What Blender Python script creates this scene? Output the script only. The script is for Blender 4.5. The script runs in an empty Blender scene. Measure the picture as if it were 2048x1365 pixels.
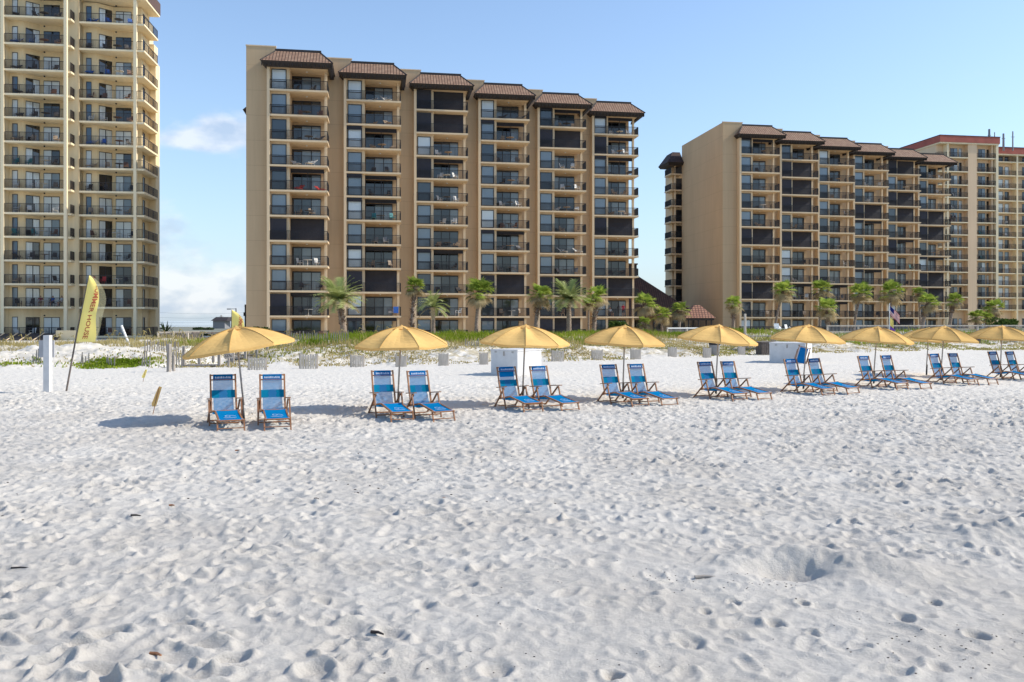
import bpy, math, random
import numpy as np
from mathutils import Vector, Matrix
R = math.radians
random.seed(7)
rng = np.random.default_rng(11)
scene = bpy.context.scene
COL = scene.collection
F, CX, HY, CH = 1690.0, 1024.0, 642.0, 2.2          # focal (px of a 2048 wide picture), centre, horizon, eye height

def PX(px, Z): return (px - CX) * Z / F
def PZ(py, Z): return CH - (py - HY) * Z / F
def GZ(py): return CH * F / (py - HY)

# ------------------------------------------------------------------ helpers
class MB:
    def __init__(s): s.v = []; s.f = []; s.m = []; s.uv = []
    def quad(s, pts, mi=0, uv=None):
        n = len(s.v); s.v += [tuple(p) for p in pts]; s.f.append(tuple(range(n, n + len(pts)))); s.m.append(mi)
        s.uv.append(uv if uv else [(0, 0)] * len(pts))
    def box(s, x0, x1, y0, y1, z0, z1, mi=0):
        n = len(s.v)
        s.v += [(x0,y0,z0),(x1,y0,z0),(x1,y1,z0),(x0,y1,z0),(x0,y0,z1),(x1,y0,z1),(x1,y1,z1),(x0,y1,z1)]
        for f in ((0,3,2,1),(4,5,6,7),(0,1,5,4),(1,2,6,5),(2,3,7,6),(3,0,4,7)):
            s.f.append(tuple(n + i for i in f)); s.m.append(mi); s.uv.append([(0, 0)] * 4)
    def tube(s, pts, rad, n=6, mi=0, cap=True, flat=1.0):
        pts = [Vector(p) for p in pts]
        if not hasattr(rad, '__len__'): rad = [rad] * len(pts)
        base = len(s.v); prev = None
        for i, p in enumerate(pts):
            d = (pts[min(i + 1, len(pts) - 1)] - pts[max(i - 1, 0)])
            if d.length < 1e-9: d = Vector((0, 0, 1))
            d.normalize()
            if prev is None:
                a = Vector((0, 0, 1)) if abs(d.z) < .9 else Vector((1, 0, 0))
                u = d.cross(a).normalized()
            else:
                u = (prev - d * prev.dot(d)).normalized()
            prev = u; w = d.cross(u)
            for k in range(n):
                t = 2 * math.pi * k / n + math.pi / n
                s.v.append(tuple(p + (u * math.cos(t) + w * math.sin(t) * flat) * rad[i]))
        for i in range(len(pts) - 1):
            for k in range(n):
                a = base + i * n + k; b = base + i * n + (k + 1) % n
                s.f.append((a, b, b + n, a + n)); s.m.append(mi); s.uv.append([(0, 0)] * 4)
        if cap:
            s.f.append(tuple(base + k for k in reversed(range(n)))); s.m.append(mi); s.uv.append([(0, 0)] * n)
            e = base + (len(pts) - 1) * n
            s.f.append(tuple(e + k for k in range(n))); s.m.append(mi); s.uv.append([(0, 0)] * n)
    def bar(s, p, q, w=.04, h=.025, mi=0):
        """flat timber between two points, w across X, h thick"""
        p, q = Vector(p), Vector(q); d = (q - p).normalized()
        u = Vector((1, 0, 0)); u = (u - d * u.dot(d))
        u = u.normalized() if u.length > .1 else Vector((0, 1, 0))
        v = d.cross(u).normalized(); n = len(s.v)
        for c in (p, q):
            for a, b in ((-1,-1),(1,-1),(1,1),(-1,1)): s.v.append(tuple(c + u * a * w / 2 + v * b * h / 2))
        for f in ((0,3,2,1),(4,5,6,7),(0,1,5,4),(1,2,6,5),(2,3,7,6),(3,0,4,7)):
            s.f.append(tuple(n + i for i in f)); s.m.append(mi); s.uv.append([(0, 0)] * 4)
    def lathe(s, prof, n=16, mi=0, c=(0, 0, 0)):
        b = len(s.v)
        for r, z in prof:
            for k in range(n):
                t = 2 * math.pi * k / n; s.v.append((c[0] + r * math.cos(t), c[1] + r * math.sin(t), c[2] + z))
        for i in range(len(prof) - 1):
            for k in range(n):
                a = b + i * n + k; e = b + i * n + (k + 1) % n
                s.f.append((a, e, e + n, a + n)); s.m.append(mi); s.uv.append([(0, 0)] * 4)
    def mesh(s, name, mats, smooth=False):
        me = bpy.data.meshes.new(name)
        me.from_pydata(s.v, [], s.f)
        for m in (mats if isinstance(mats, (list, tuple)) else [mats]): me.materials.append(m)
        me.polygons.foreach_set('material_index', s.m)
        if any(any(c != (0, 0) for c in u) for u in s.uv):
            l = me.uv_layers.new(name='UVMap'); flat = [c for u in s.uv for xy in u for c in xy]
            l.data.foreach_set('uv', flat)
        if smooth: me.polygons.foreach_set('use_smooth', [True] * len(s.f))
        me.update()
        return me

def link(name, data, parent=None, loc=None, rz=None, props=None):
    o = bpy.data.objects.new(name, data); COL.objects.link(o)
    if parent is not None: o.parent = parent
    if loc is not None: o.location = loc
    if rz is not None: o.rotation_euler = (0, 0, rz)
    return o
def tag(o, label=None, cat=None, group=None, kind=None):
    if label: o['label'] = label
    if cat: o['category'] = cat
    if group: o['group'] = group
    if kind: o['kind'] = kind
    return o
def thing(name, label, cat, loc=(0,0,0), rz=0, group=None):
    o = link(name, None, None, loc, rz); o.empty_display_size = .2
    return tag(o, label, cat, group)
def dup(root, loc=None, rz=None, label=None):
    c = root.copy(); COL.objects.link(c)
    if loc is not None: c.location = loc
    if rz is not None: c.rotation_euler = (0, 0, rz)
    if label: c['label'] = label
    for ch in list(root.children):
        d = ch.copy(); COL.objects.link(d); d.parent = c
        for g in list(ch.children):
            e = g.copy(); COL.objects.link(e); e.parent = d
    return c

# ------------------------------------------------------------------ materials
def nodes(m):
    m.use_nodes = True; nt = m.node_tree; return nt, nt.nodes['Principled BSDF'], nt.nodes['Material Output']
def mat(name, col, rough=.7, var=0.0, scale=3.0, col2=None, bump=0.0, bscale=40, metal=0.0, spec=.5, ior=None, coord='Object', stretch=(1,1,1), detail=4):
    m = bpy.data.materials.new(name); nt, b, out = nodes(m)
    b.inputs['Roughness'].default_value = rough; b.inputs['Metallic'].default_value = metal
    b.inputs['Specular IOR Level'].default_value = spec
    if ior: b.inputs['IOR'].default_value = ior
    c = (*col, 1)
    tc = nt.nodes.new('ShaderNodeTexCoord'); mp = nt.nodes.new('ShaderNodeMapping'); mp.inputs['Scale'].default_value = stretch
    nt.links.new(tc.outputs[coord], mp.inputs['Vector'])
    if var or col2:
        n = nt.nodes.new('ShaderNodeTexNoise'); n.inputs['Scale'].default_value = scale; n.inputs['Detail'].default_value = detail
        nt.links.new(mp.outputs[0], n.inputs['Vector'])
        r = nt.nodes.new('ShaderNodeValToRGB'); r.color_ramp.elements[0].position = .32; r.color_ramp.elements[1].position = .68
        a = c if col2 else tuple(min(1, x * (1 - var)) for x in col) + (1,)
        d = (*col2, 1) if col2 else tuple(min(1, x * (1 + var)) for x in col) + (1,)
        r.color_ramp.elements[0].color = a; r.color_ramp.elements[1].color = d
        nt.links.new(n.outputs['Fac'], r.inputs[0]); nt.links.new(r.outputs[0], b.inputs['Base Color'])
    else: b.inputs['Base Color'].default_value = c
    if bump:
        n2 = nt.nodes.new('ShaderNodeTexNoise'); n2.inputs['Scale'].default_value = bscale; n2.inputs['Detail'].default_value = 5
        nt.links.new(mp.outputs[0], n2.inputs['Vector'])
        bp = nt.nodes.new('ShaderNodeBump'); bp.inputs['Strength'].default_value = 1; bp.inputs['Distance'].default_value = bump
        nt.links.new(n2.outputs['Fac'], bp.inputs['Height']); nt.links.new(bp.outputs[0], b.inputs['Normal'])
    return m

def stucco(name, col, joints=True):
    m = mat(name, col, rough=.9, spec=.2); nt, b, out = nodes(m)
    tc = nt.nodes.new('ShaderNodeTexCoord')
    def noise(scale, stretch):
        mp = nt.nodes.new('ShaderNodeMapping'); mp.inputs['Scale'].default_value = stretch
        nt.links.new(tc.outputs['Object'], mp.inputs['Vector'])
        n = nt.nodes.new('ShaderNodeTexNoise'); n.inputs['Scale'].default_value = scale; n.inputs['Detail'].default_value = 6
        nt.links.new(mp.outputs[0], n.inputs['Vector']); return n.outputs['Fac']
    n1 = noise(.35, (1, 1, .35)); n2 = noise(3.0, (1, 1, .05))
    mx = nt.nodes.new('ShaderNodeMix'); mx.data_type = 'RGBA'
    mx.inputs[6].default_value = tuple(c * .82 for c in col) + (1,); mx.inputs[7].default_value = tuple(min(1, c * 1.08) for c in col) + (1,)
    ad = nt.nodes.new('ShaderNodeMath'); ad.operation = 'MULTIPLY_ADD'; ad.inputs[1].default_value = .9
    nt.links.new(n1, ad.inputs[0])
    sb_ = nt.nodes.new('ShaderNodeMath'); sb_.operation = 'SUBTRACT'; sb_.inputs[1].default_value = .32
    
    h = nt.nodes.new('ShaderNodeMath'); h.operation = 'MULTIPLY'; h.inputs[1].default_value = .75
    nt.links.new(n2, h.inputs[0]); nt.links.new(h.outputs[0], ad.inputs[2])
    nt.links.new(ad.outputs[0], sb_.inputs[0]); nt.links.new(sb_.outputs[0], mx.inputs[0])
    last = mx.outputs[2]
    if joints:
        sp = nt.nodes.new('ShaderNodeSeparateXYZ'); nt.links.new(tc.outputs['Object'], sp.inputs[0])
        a = nt.nodes.new('ShaderNodeMath'); a.operation = 'ADD'; a.inputs[1].default_value = .02; nt.links.new(sp.outputs['Z'], a.inputs[0])
        q = nt.nodes.new('ShaderNodeMath'); q.operation = 'MODULO'; q.inputs[1].default_value = 2.75; nt.links.new(a.outputs[0], q.inputs[0])
        l = nt.nodes.new('ShaderNodeMath'); l.operation = 'LESS_THAN'; l.inputs[1].default_value = .045; nt.links.new(q.outputs[0], l.inputs[0])
        k = nt.nodes.new('ShaderNodeMath'); k.operation = 'MULTIPLY'; k.inputs[1].default_value = .35; nt.links.new(l.outputs[0], k.inputs[0])
        m2 = nt.nodes.new('ShaderNodeMix'); m2.data_type = 'RGBA'; nt.links.new(k.outputs[0], m2.inputs[0]); nt.links.new(last, m2.inputs[6])
        m2.inputs[7].default_value = tuple(c * .45 for c in col) + (1,); last = m2.outputs[2]
    nt.links.new(last, b.inputs['Base Color'])
    return m

def tile_mat(name, c1, c2, mortar, w=.33, h=.36):
    m = mat(name, c1, rough=.75, spec=.3); nt, b, out = nodes(m)
    uv = nt.nodes.new('ShaderNodeUVMap'); uv.uv_map = 'UVMap'
    br = nt.nodes.new('ShaderNodeTexBrick'); nt.links.new(uv.outputs[0], br.inputs['Vector'])
    br.inputs['Scale'].default_value = 1; br.inputs['Brick Width'].default_value = w; br.inputs['Row Height'].default_value = h
    br.inputs['Mortar Size'].default_value = .045; br.inputs['Mortar Smooth'].default_value = .3; br.offset = 0.0
    br.inputs['Color1'].default_value = (*c1, 1); br.inputs['Color2'].default_value = (*c2, 1); br.inputs['Mortar'].default_value = (*mortar, 1)
    nt.links.new(br.outputs['Color'], b.inputs['Base Color'])
    bp = nt.nodes.new('ShaderNodeBump'); bp.inputs['Distance'].default_value = .06; bp.invert = True
    nt.links.new(br.outputs['Fac'], bp.inputs['Height']); nt.links.new(bp.outputs[0], b.inputs['Normal'])
    return m

def glass_mat(name, col, fold=0.0):
    m = mat(name, col, rough=.04, spec=.5, ior=1.75); nt, b, out = nodes(m)
    if fold:
        tc = nt.nodes.new('ShaderNodeTexCoord'); w = nt.nodes.new('ShaderNodeTexWave'); w.bands_direction = 'X'
        w.inputs['Scale'].default_value = 2.6; w.inputs['Distortion'].default_value = 1.2
        nt.links.new(tc.outputs['Object'], w.inputs['Vector'])
        r = nt.nodes.new('ShaderNodeValToRGB')
        r.color_ramp.elements[0].color = tuple(c * (1 - fold) for c in col) + (1,); r.color_ramp.elements[1].color = tuple(min(1, c * (1 + fold)) for c in col) + (1,)
        nt.links.new(w.outputs['Fac'], r.inputs[0]); nt.links.new(r.outputs[0], b.inputs['Base Color'])
    return m

def cloth(name, col, transl=.4, transp=0.0, var=.12, scale=3, bump=0.0):
    m = bpy.data.materials.new(name); m.use_nodes = True; nt = m.node_tree; nt.nodes.clear()
    out = nt.nodes.new('ShaderNodeOutputMaterial')
    d = nt.nodes.new('ShaderNodeBsdfDiffuse'); t = nt.nodes.new('ShaderNodeBsdfTranslucent')
    tc = nt.nodes.new('ShaderNodeTexCoord'); n = nt.nodes.new('ShaderNodeTexNoise'); n.inputs['Scale'].default_value = scale; n.inputs['Detail'].default_value = 5
    nt.links.new(tc.outputs['Object'], n.inputs['Vector'])
    r = nt.nodes.new('ShaderNodeValToRGB'); r.color_ramp.elements[0].position = .3; r.color_ramp.elements[1].position = .7
    r.color_ramp.elements[0].color = tuple(c * (1 - var) for c in col) + (1,); r.color_ramp.elements[1].color = tuple(min(1, c * (1 + var)) for c in col) + (1,)
    nt.links.new(n.outputs['Fac'], r.inputs[0])
    oi = nt.nodes.new('ShaderNodeObjectInfo'); mr = nt.nodes.new('ShaderNodeMapRange'); mr.inputs['To Min'].default_value = .86; mr.inputs['To Max'].default_value = 1.1
    nt.links.new(oi.outputs['Random'], mr.inputs['Value']); hv = nt.nodes.new('ShaderNodeHueSaturation'); nt.links.new(mr.outputs[0], hv.inputs['Value']); nt.links.new(r.outputs[0], hv.inputs['Color'])
    for q in (d, t): nt.links.new(hv.outputs[0], q.inputs['Color'])
    if bump:
        mpb = nt.nodes.new('ShaderNodeMapping'); mpb.inputs['Scale'].default_value = (1, 1, 7); nt.links.new(tc.outputs['Object'], mpb.inputs['Vector'])
        nb = nt.nodes.new('ShaderNodeTexNoise'); nb.inputs['Scale'].default_value = 2.6; nb.inputs['Detail'].default_value = 4; nt.links.new(mpb.outputs[0], nb.inputs['Vector'])
        bp = nt.nodes.new('ShaderNodeBump'); bp.inputs['Distance'].default_value = bump; nt.links.new(nb.outputs['Fac'], bp.inputs['Height'])
        for q in (d, t): nt.links.new(bp.outputs[0], q.inputs['Normal'])
    mx = nt.nodes.new('ShaderNodeMixShader'); mx.inputs[0].default_value = transl
    nt.links.new(d.outputs[0], mx.inputs[1]); nt.links.new(t.outputs[0], mx.inputs[2]); last = mx.outputs[0]
    if transp:
        tr = nt.nodes.new('ShaderNodeBsdfTransparent'); m2 = nt.nodes.new('ShaderNodeMixShader'); m2.inputs[0].default_value = transp
        nt.links.new(last, m2.inputs[1]); nt.links.new(tr.outputs[0], m2.inputs[2]); last = m2.outputs[0]
    nt.links.new(last, out.inputs['Surface'])
    return m

M = {}
M['wall'] = stucco('tan_stucco', (.575, .412, .25))
M['trim'] = stucco('cream_stucco', (.75, .575, .375), joints=False)
M['wall_y'] = stucco('yellow_stucco', (.86, .69, .43), joints=False)
M['trim_y'] = stucco('pale_yellow_stucco', (.88, .74, .50), joints=False)
M['wall_o'] = stucco('apricot_stucco', (.82, .60, .39), joints=False)
M['iron'] = mat('black_iron', (.008, .008, .011), .6)
M['iron_b'] = mat('brown_iron', (.022, .016, .016), .6)
M['shutter'] = mat('dark_shutter', (.022, .021, .030), .55, var=.15, scale=2)
M['frame'] = mat('dark_window_frame', (.02, .02, .024), .4)
M['g_dark'] = glass_mat('dark_glass', (.006, .008, .012))
M['g_mid'] = glass_mat('grey_glass', (.035, .05, .065))
M['g_cur'] = glass_mat('curtained_glass', (.17, .22, .26), .3)
M['g_pale'] = glass_mat('pale_curtained_glass', (.62, .67, .68), .2)
M['g_blue'] = glass_mat('blue_glass', (.05, .10, .17))
M['tiles'] = tile_mat('roof_tiles', (.30, .175, .115), (.38, .245, .165), (.08, .045, .03))
M['tiles_r'] = tile_mat('red_roof_tiles', (.36, .17, .11), (.44, .22, .14), (.12, .06, .045))
M['tiles_d'] = tile_mat('dark_roof_shingles', (.075, .045, .038), (.10, .06, .05), (.03, .02, .018))
M['dark'] = mat('dark_timber', (.03, .022, .02), .7, var=.2)
M['fascia'] = mat('brown_fascia', (.10, .055, .04), .7, var=.2)
M['redband'] = mat('red_fascia', (.40, .105, .075), .8, var=.12, scale=.6)
M['roofing'] = mat('flat_roofing', (.3, .28, .25), .9)
M['white'] = mat('white_plastic', (.78, .78, .76), .45)
M['wpaint'] = mat('white_paint', (.62, .61, .60), .55, var=.07, scale=4, bump=.002, bscale=20)
M['wood'] = mat('varnished_wood', (.27, .12, .05), .5, var=.3, scale=14, stretch=(1, 1, .2))
M['greywood'] = mat('weathered_wood', (.33, .29, .25), .9, var=.3, scale=9, stretch=(1, 1, .2))
M['palewood'] = mat('pale_weathered_wood', (.56, .49, .41), .9, var=.22, scale=6, stretch=(1, 1, .25))
M['darkwood'] = mat('dark_weathered_wood', (.13, .105, .09), .9, var=.3, scale=6)
M['steel'] = mat('grey_pole_metal', (.38, .37, .36), .45, metal=.3)
M['canvas'] = cloth('yellow_canvas', (.81, .53, .20), .3, 0, .07, 2.5, .022)
M['canvas_s'] = mat('canvas_seam', (.50, .30, .08), .8)
M['band'] = cloth('teal_blue_cloth', (.008, .23, .40), .35)
M['royal'] = cloth('royal_blue_cloth', (.004, .20, .47), .25)
M['navy'] = cloth('navy_cloth', (.008, .14, .38), .2)
M['mesh'] = cloth('pale_blue_mesh', (.06, .27, .56), .5, .24, .05, 10)
M['print'] = mat('white_print', (.45, .52, .66), .7)
M['flag'] = cloth('yellow_flag_cloth', (.98, .80, .25), .35, 0, .04, 1.5)
M['flag_net'] = cloth('sheer_yellow_net', (.80, .74, .45), .5, .72)
M['red_print'] = mat('red_print', (.52, .13, .05), .8)
M['bark'] = mat('palm_bark', (.15, .105, .075), .95, col2=(.34, .27, .21), scale=5, stretch=(1, 1, 2.5), bump=.03, bscale=9)
M['boot'] = mat('palm_boots', (.07, .05, .04), .95, col2=(.30, .20, .14), scale=7, bump=.03, bscale=9)
def leaf(name, a, b, scale=1.5):
    m = cloth(name, a, .35, 0, 0, scale); r = [n for n in m.node_tree.nodes if n.type == 'VALTORGB'][0]
    r.color_ramp.elements[0].color = (*a, 1); r.color_ramp.elements[1].color = (*b, 1); return m
M['frond'] = leaf('palm_frond', (.15, .25, .03), (.50, .56, .12))
M['frond_d'] = leaf('date_frond', (.20, .27, .08), (.58, .60, .26))
M['frond_dead'] = leaf('dry_frond', (.30, .23, .12), (.55, .45, .27))
M['grass'] = leaf('dune_grass', (.11, .19, .012), (.36, .42, .05), .6)
M['grass_dry'] = leaf('dry_grass', (.34, .27, .10), (.60, .50, .24), .5)
M['dune_mix'] = leaf('dune_mix', (.20, .22, .04), (.42, .38, .13), .8)
M['bush'] = leaf('bush_leaf', (.035, .07, .018), (.12, .17, .04), 1.2)
M['farbush'] = leaf('far_bush', (.02, .035, .015), (.05, .08, .03), .6)
for n, c in dict(c_tan=(.36,.27,.19), c_dark=(.045,.042,.045), c_red=(.45,.03,.03), c_teal=(.02,.22,.24), c_blue=(.03,.12,.42), c_brown=(.15,.07,.045), c_grey=(.24,.24,.25)).items():
    M[n] = mat('furniture' + n[1:], c, .6)
M['c_white'] = M['white']
M['skin'] = mat('skin', (.48, .27, .18), .6); M['hair'] = mat('brown_hair', (.05, .03, .02), .8)

# ------------------------------------------------------------------ terrain
def ss(t): t = np.clip(t, 0, 1); return t * t * (3 - 2 * t)
TX = np.array([-200, -60, -22.5, -7.8, -.6, 7, 14.9, 31.6, 60, 200.]); TY = np.array([33, 34, 37.2, 40.8, 43.5, 47.5, 52.5, 61, 70, 100.])
def fftnoise(n, beta, seed, lo=2, hi=None):
    g = np.random.default_rng(seed); f = np.fft.fftfreq(n) * n
    k = np.sqrt(f[:, None]**2 + f[None, :]**2); k[0, 0] = 1
    a = k**(-beta); a[k < lo] = 0
    if hi: a *= np.exp(-(k / hi)**2)
    z = np.fft.ifft2(np.fft.fft2(g.standard_normal((n, n))) * a).real
    return z / z.std()
TN, TS = 1400, .0128                      # tile of trodden sand
def footprints():
    rid = fftnoise(TN, 1.5, 33, 14, 160); h = fftnoise(TN, 1.7, 3, 6, 90) * .006 + .015 * (.6 - np.abs(rid)).clip(-1.3, 1) + .012 * (.5 - np.abs(fftnoise(TN, 1.9, 44, 30, 90))).clip(-1.3, 1)
    g = np.random.default_rng(5)
    for i in range(6200):
        cx, cy = g.integers(0, TN, 2); a = g.normal(1.3, .75); s = g.uniform(.75, 1.25)
        s = g.choice((.5, .8, 1.0, 1.25), p=(.25, .3, .3, .15)); L, W = .125 * s * g.uniform(.6, 1.25) / TS, .068 * s * g.uniform(.8, 1.4) / TS
        d = g.uniform(.010, .040) * s; n = int(L * 2.2)
        yy, xx = np.mgrid[-n:n + 1, -n:n + 1]; u = (xx * math.cos(a) + yy * math.sin(a)) / L; v = (-xx * math.sin(a) + yy * math.cos(a)) / W
        r = np.sqrt(u * u + v * v); toe = .5 * d * u * np.exp(-r**2)
        st = -d * np.exp(-(r / .85)**3) + .62 * d * np.exp(-((r - 1.2) / .27)**2) * (1 + .5 * np.sin(3 * np.arctan2(v, u) + i)) + toe
        mk = np.exp(-(r / 1.05)**4)
        ix = (cy + yy[:, 0]) % TN; iy = (cx + xx[0]) % TN; sl = np.ix_(ix, iy)
        h[sl] = h[sl] * (1 - .8 * mk) + st
    return h + fftnoise(TN, 1.1, 9, 60, 400) * .0020
TILE = footprints()
BIG = fftnoise(512, 1.6, 21, 3, 60)
DET = fftnoise(512, 1.3, 22, 10, 150)
def samp(t, step, x, y, ang=0.0):
    c, s = math.cos(ang), math.sin(ang); n = t.shape[0]
    u = (x * c - y * s) / step; v = (x * s + y * c) / step
    i = np.floor(u).astype(np.int64); j = np.floor(v).astype(np.int64); fu = u - i; fv = v - j
    i0, i1, j0, j1 = i % n, (i + 1) % n, j % n, (j + 1) % n
    return (t[i0, j0] * (1 - fu) + t[i1, j0] * fu) * (1 - fv) + (t[i0, j1] * (1 - fu) + t[i1, j1] * fu) * fv
def gauss(x, y, cx, cy, sx, sy, a=0):
    c, s = math.cos(a), math.sin(a); u = (x - cx) * c + (y - cy) * s; v = -(x - cx) * s + (y - cy) * c
    return np.exp(-(u / sx)**2 - (v / sy)**2)
def H(x, y, detail=True):
    x = np.asarray(x, float); y = np.asarray(y, float)
    toe = np.interp(x, TX, TY) + .7 * samp(BIG, .25, x, y * 0 + 3.0)
    d = y - toe
    lf = ss((x + 19) / 9); z = .42 * ss(d / 7) + (.12 + .21 * lf) * ss((d - 7) / 12) - (.29 + .21 * lf) * ss((d - 32) / 16) - .16 * ss((-x - 25) / 4) * ss(d / 6)
    lump = samp(BIG, .12, x, y, .4)
    z = z + ss(d / 4) * (1 - ss((d - 28) / 12)) * (.16 * lump + .035 * samp(DET, .05, x, y))
    z = z + .02 * samp(BIG, .3, x, y) * (1 - ss(d / 3))
    path = np.exp(-((x + 15.6 + .0 * y) / 1.3)**2) * ss((d + 1) / 3) * (1 - ss((d - 22) / 6)); z = z - path * .46 * ss(d / 6)
    if detail:
        q = ss((y - 1.0) / 1.5) * (1 - ss((y - 60) / 20))
        flat = 1 - .50 * ss((x + .4 + (9 - y) * .15) / 1.1) * (1 - ss((y - 7.2 - .25 * samp(BIG, .2, x, y)) / 1.3))
        near = samp(TILE, TS, x, y) * (.65 + .35 * samp(BIG, .14, x, y, 1.1).clip(-1, 1)) + .8 * samp(TILE, TS, x + 7.3, y - 4.1, 1.9) * (.5 - .5 * samp(BIG, .14, x, y, 1.1).clip(-1, 1))
        big = (1 + .35 * ss((y - 9) / 14)) * (1 - .5 * ss((y - 24) / 9))
        z = z + near * q * flat * big * 1.12
        m = .13 * gauss(x, y, 2.45, 7.75, .5, .2, .1) + .15 * gauss(x, y, 3.05, 7.5, .42, .24, -.3) + .05 * gauss(x, y, 3.5, 7.3, .3, .2) - .15 * gauss(x, y, 2.42, 7.40, .30, .15, .1) + .04 * gauss(x, y, 2.95, 7.0, .16, .3, .5) + .04 * gauss(x, y, 2.0, 7.5, .2, .15)
        m += .12 * gauss(x, y, 5.0, 8.6, .8, .35) + .14 * gauss(x, y, 5.6, 8.9, .5, .4) + .05 * gauss(x, y, 1.9, 7.1, .3, .3)
        for hx, hy, hd, hr in ((.62, 5.2, .06, .09), (1.9, 6.1, .05, .1), (2.9, 6.25, .05, .09), (3.25, 5.9, .05, .11), (1.2, 5.75, .05, .14), (2.1, 5.9, .03, .06), (2.25, 6.55, .04, .07), (1.72, 6.55, .035, .07), (3.3, 6.6, .04, .07), (-.1, 5.3, .05, .14), (1.45, 6.35, .03, .06), (2.7, 5.35, .03, .09)):
            r2 = ((x - hx)**2 + ((y - hy) / 1.2)**2) / (.62 * hr)**2; m += -hd * np.exp(-r2 * r2) + .25 * hd * np.exp(-(np.sqrt(r2) - 1.5)**2 / .12)
        z = z + m * (1 + .10 * samp(DET, .02, x, y)) + .010 * (m > .02) * samp(DET, .012, x, y) * 0
    return z
def gz(x, y): return float(H(np.array([x]), np.array([y]), False)[0])

def make_sand():
    ys = [-4000, -800, -200, -80, -40, -25, -18, -12, -8, -5, -2, 0, 1.5, 2.5, 3.2]; y = 3.6
    while y < 66: ys.append(y); y *= 1.00245
    while y < 130: ys.append(y); y *= 1.006
    while y < 5000: ys.append(y); y *= 1.12
    ys = np.array([v for v in ys if v > -27]); n = 1101
    t = np.linspace(-1, 1, n); a = np.abs(t); vis = .78 * np.abs(ys) + 3.2; far = np.abs(ys) * 3 + 90
    X = np.where(a[None, :] <= .94, vis[:, None] * a[None, :] / .94, vis[:, None] + (far - vis)[:, None] * ((a[None, :] - .94).clip(0) / .06)**2.2) * np.sign(t)[None, :]
    Y = np.repeat(ys[:, None], n, 1)
    Z = H(X, Y); Z = Z - .02 * ss(-(Y + 2) / 20) * 40
    co = np.stack([X, Y, Z], -1).reshape(-1, 3).astype(np.float32)
    r = len(ys); idx = np.arange(r * n).reshape(r, n)
    q = np.stack([idx[:-1, :-1], idx[:-1, 1:], idx[1:, 1:], idx[1:, :-1]], -1).reshape(-1)
    me = bpy.data.meshes.new('sand'); nf = (r - 1) * (n - 1)
    me.vertices.add(r * n); me.vertices.foreach_set('co', co.reshape(-1))
    me.loops.add(nf * 4); me.loops.foreach_set('vertex_index', q.astype(np.int32))
    me.polygons.add(nf); me.polygons.foreach_set('loop_start', np.arange(0, nf * 4, 4, dtype=np.int32))
    me.polygons.foreach_set('use_smooth', np.ones(nf, bool)); me.update(calc_edges=True)
    m = bpy.data.materials.new('white_quartz_sand'); nt, b, out = nodes(m)
    b.inputs['Roughness'].default_value = .95; b.inputs['Specular IOR Level'].default_value = .15
    tc = nt.nodes.new('ShaderNodeTexCoord')
    def noise(scale, det=6, rough=.6):
        k = nt.nodes.new('ShaderNodeTexNoise'); k.inputs['Scale'].default_value = scale; k.inputs['Detail'].default_value = det; k.inputs['Roughness'].default_value = rough
        nt.links.new(tc.outputs['Object'], k.inputs['Vector']); return k.outputs['Fac']
    def ramp(src, p0, p1, c0, c1):
        k = nt.nodes.new('ShaderNodeValToRGB'); k.color_ramp.elements[0].position = p0; k.color_ramp.elements[1].position = p1
        k.color_ramp.elements[0].color = c0; k.color_ramp.elements[1].color = c1; nt.links.new(src, k.inputs[0]); return k.outputs[0]
    def mix(fac, a, b_, mode='MIX'):
        k = nt.nodes.new('ShaderNodeMix'); k.data_type = 'RGBA'; k.blend_type = mode
        if isinstance(fac, float): k.inputs[0].default_value = fac
        else: nt.links.new(fac, k.inputs[0])
        for s_, v in ((6, a), (7, b_)):
            if isinstance(v, tuple): k.inputs[s_].default_value = v
            else: nt.links.new(v, k.inputs[s_])
        return k.outputs[2]
    base = ramp(noise(.6, 5), .35, .65, (.51, .475, .425, 1), (.585, .553, .503, 1))
    grain = ramp(noise(55, 6, .75), .35, .62, (.80, .80, .80, 1), (1, 1, 1, 1))
    c = mix(.55, base, grain, 'MULTIPLY')
    vo = nt.nodes.new('ShaderNodeTexVoronoi'); vo.inputs['Scale'].default_value = 22; nt.links.new(tc.outputs['Object'], vo.inputs['Vector'])
    sp = ramp(vo.outputs['Distance'], .06, .10, (1, 1, 1, 1), (0, 0, 0, 1))
    pm = ramp(noise(.9, 3), .56, .66, (0, 0, 0, 1), (1, 1, 1, 1))
    k = nt.nodes.new('ShaderNodeMath'); k.operation = 'MULTIPLY'; nt.links.new(sp, k.inputs[0]); nt.links.new(pm, k.inputs[1])
    c = mix(k.outputs[0], c, (.16, .13, .10, 1))
    damp = ramp(noise(.42, 4), .50, .66, (0, 0, 0, 1), (.45, .45, .45, 1))
    c = mix(damp, c, (.43, .395, .35, 1))
    spx = nt.nodes.new('ShaderNodeSeparateXYZ'); nt.links.new(tc.outputs['Object'], spx.inputs[0])
    dm = nt.nodes.new('ShaderNodeMapRange'); dm.inputs['From Min'].default_value = .10; dm.inputs['From Max'].default_value = .22; dm.inputs['To Max'].default_value = .85
    nt.links.new(spx.outputs['Z'], dm.inputs['Value'])
    straw = ramp(noise(1.7, 8, .7), .43, .53, (0, 0, 0, 1), (1, 1, 1, 1)); km = nt.nodes.new('ShaderNodeMath'); km.operation = 'MULTIPLY'; nt.links.new(dm.outputs[0], km.inputs[0]); lx = nt.nodes.new('ShaderNodeMapRange'); lx.inputs['From Min'].default_value = -20; lx.inputs['From Max'].default_value = -12; lx.inputs['To Min'].default_value = .35; nt.links.new(spx.outputs['X'], lx.inputs['Value']); nt.links.new(straw, km.inputs[1])
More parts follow.
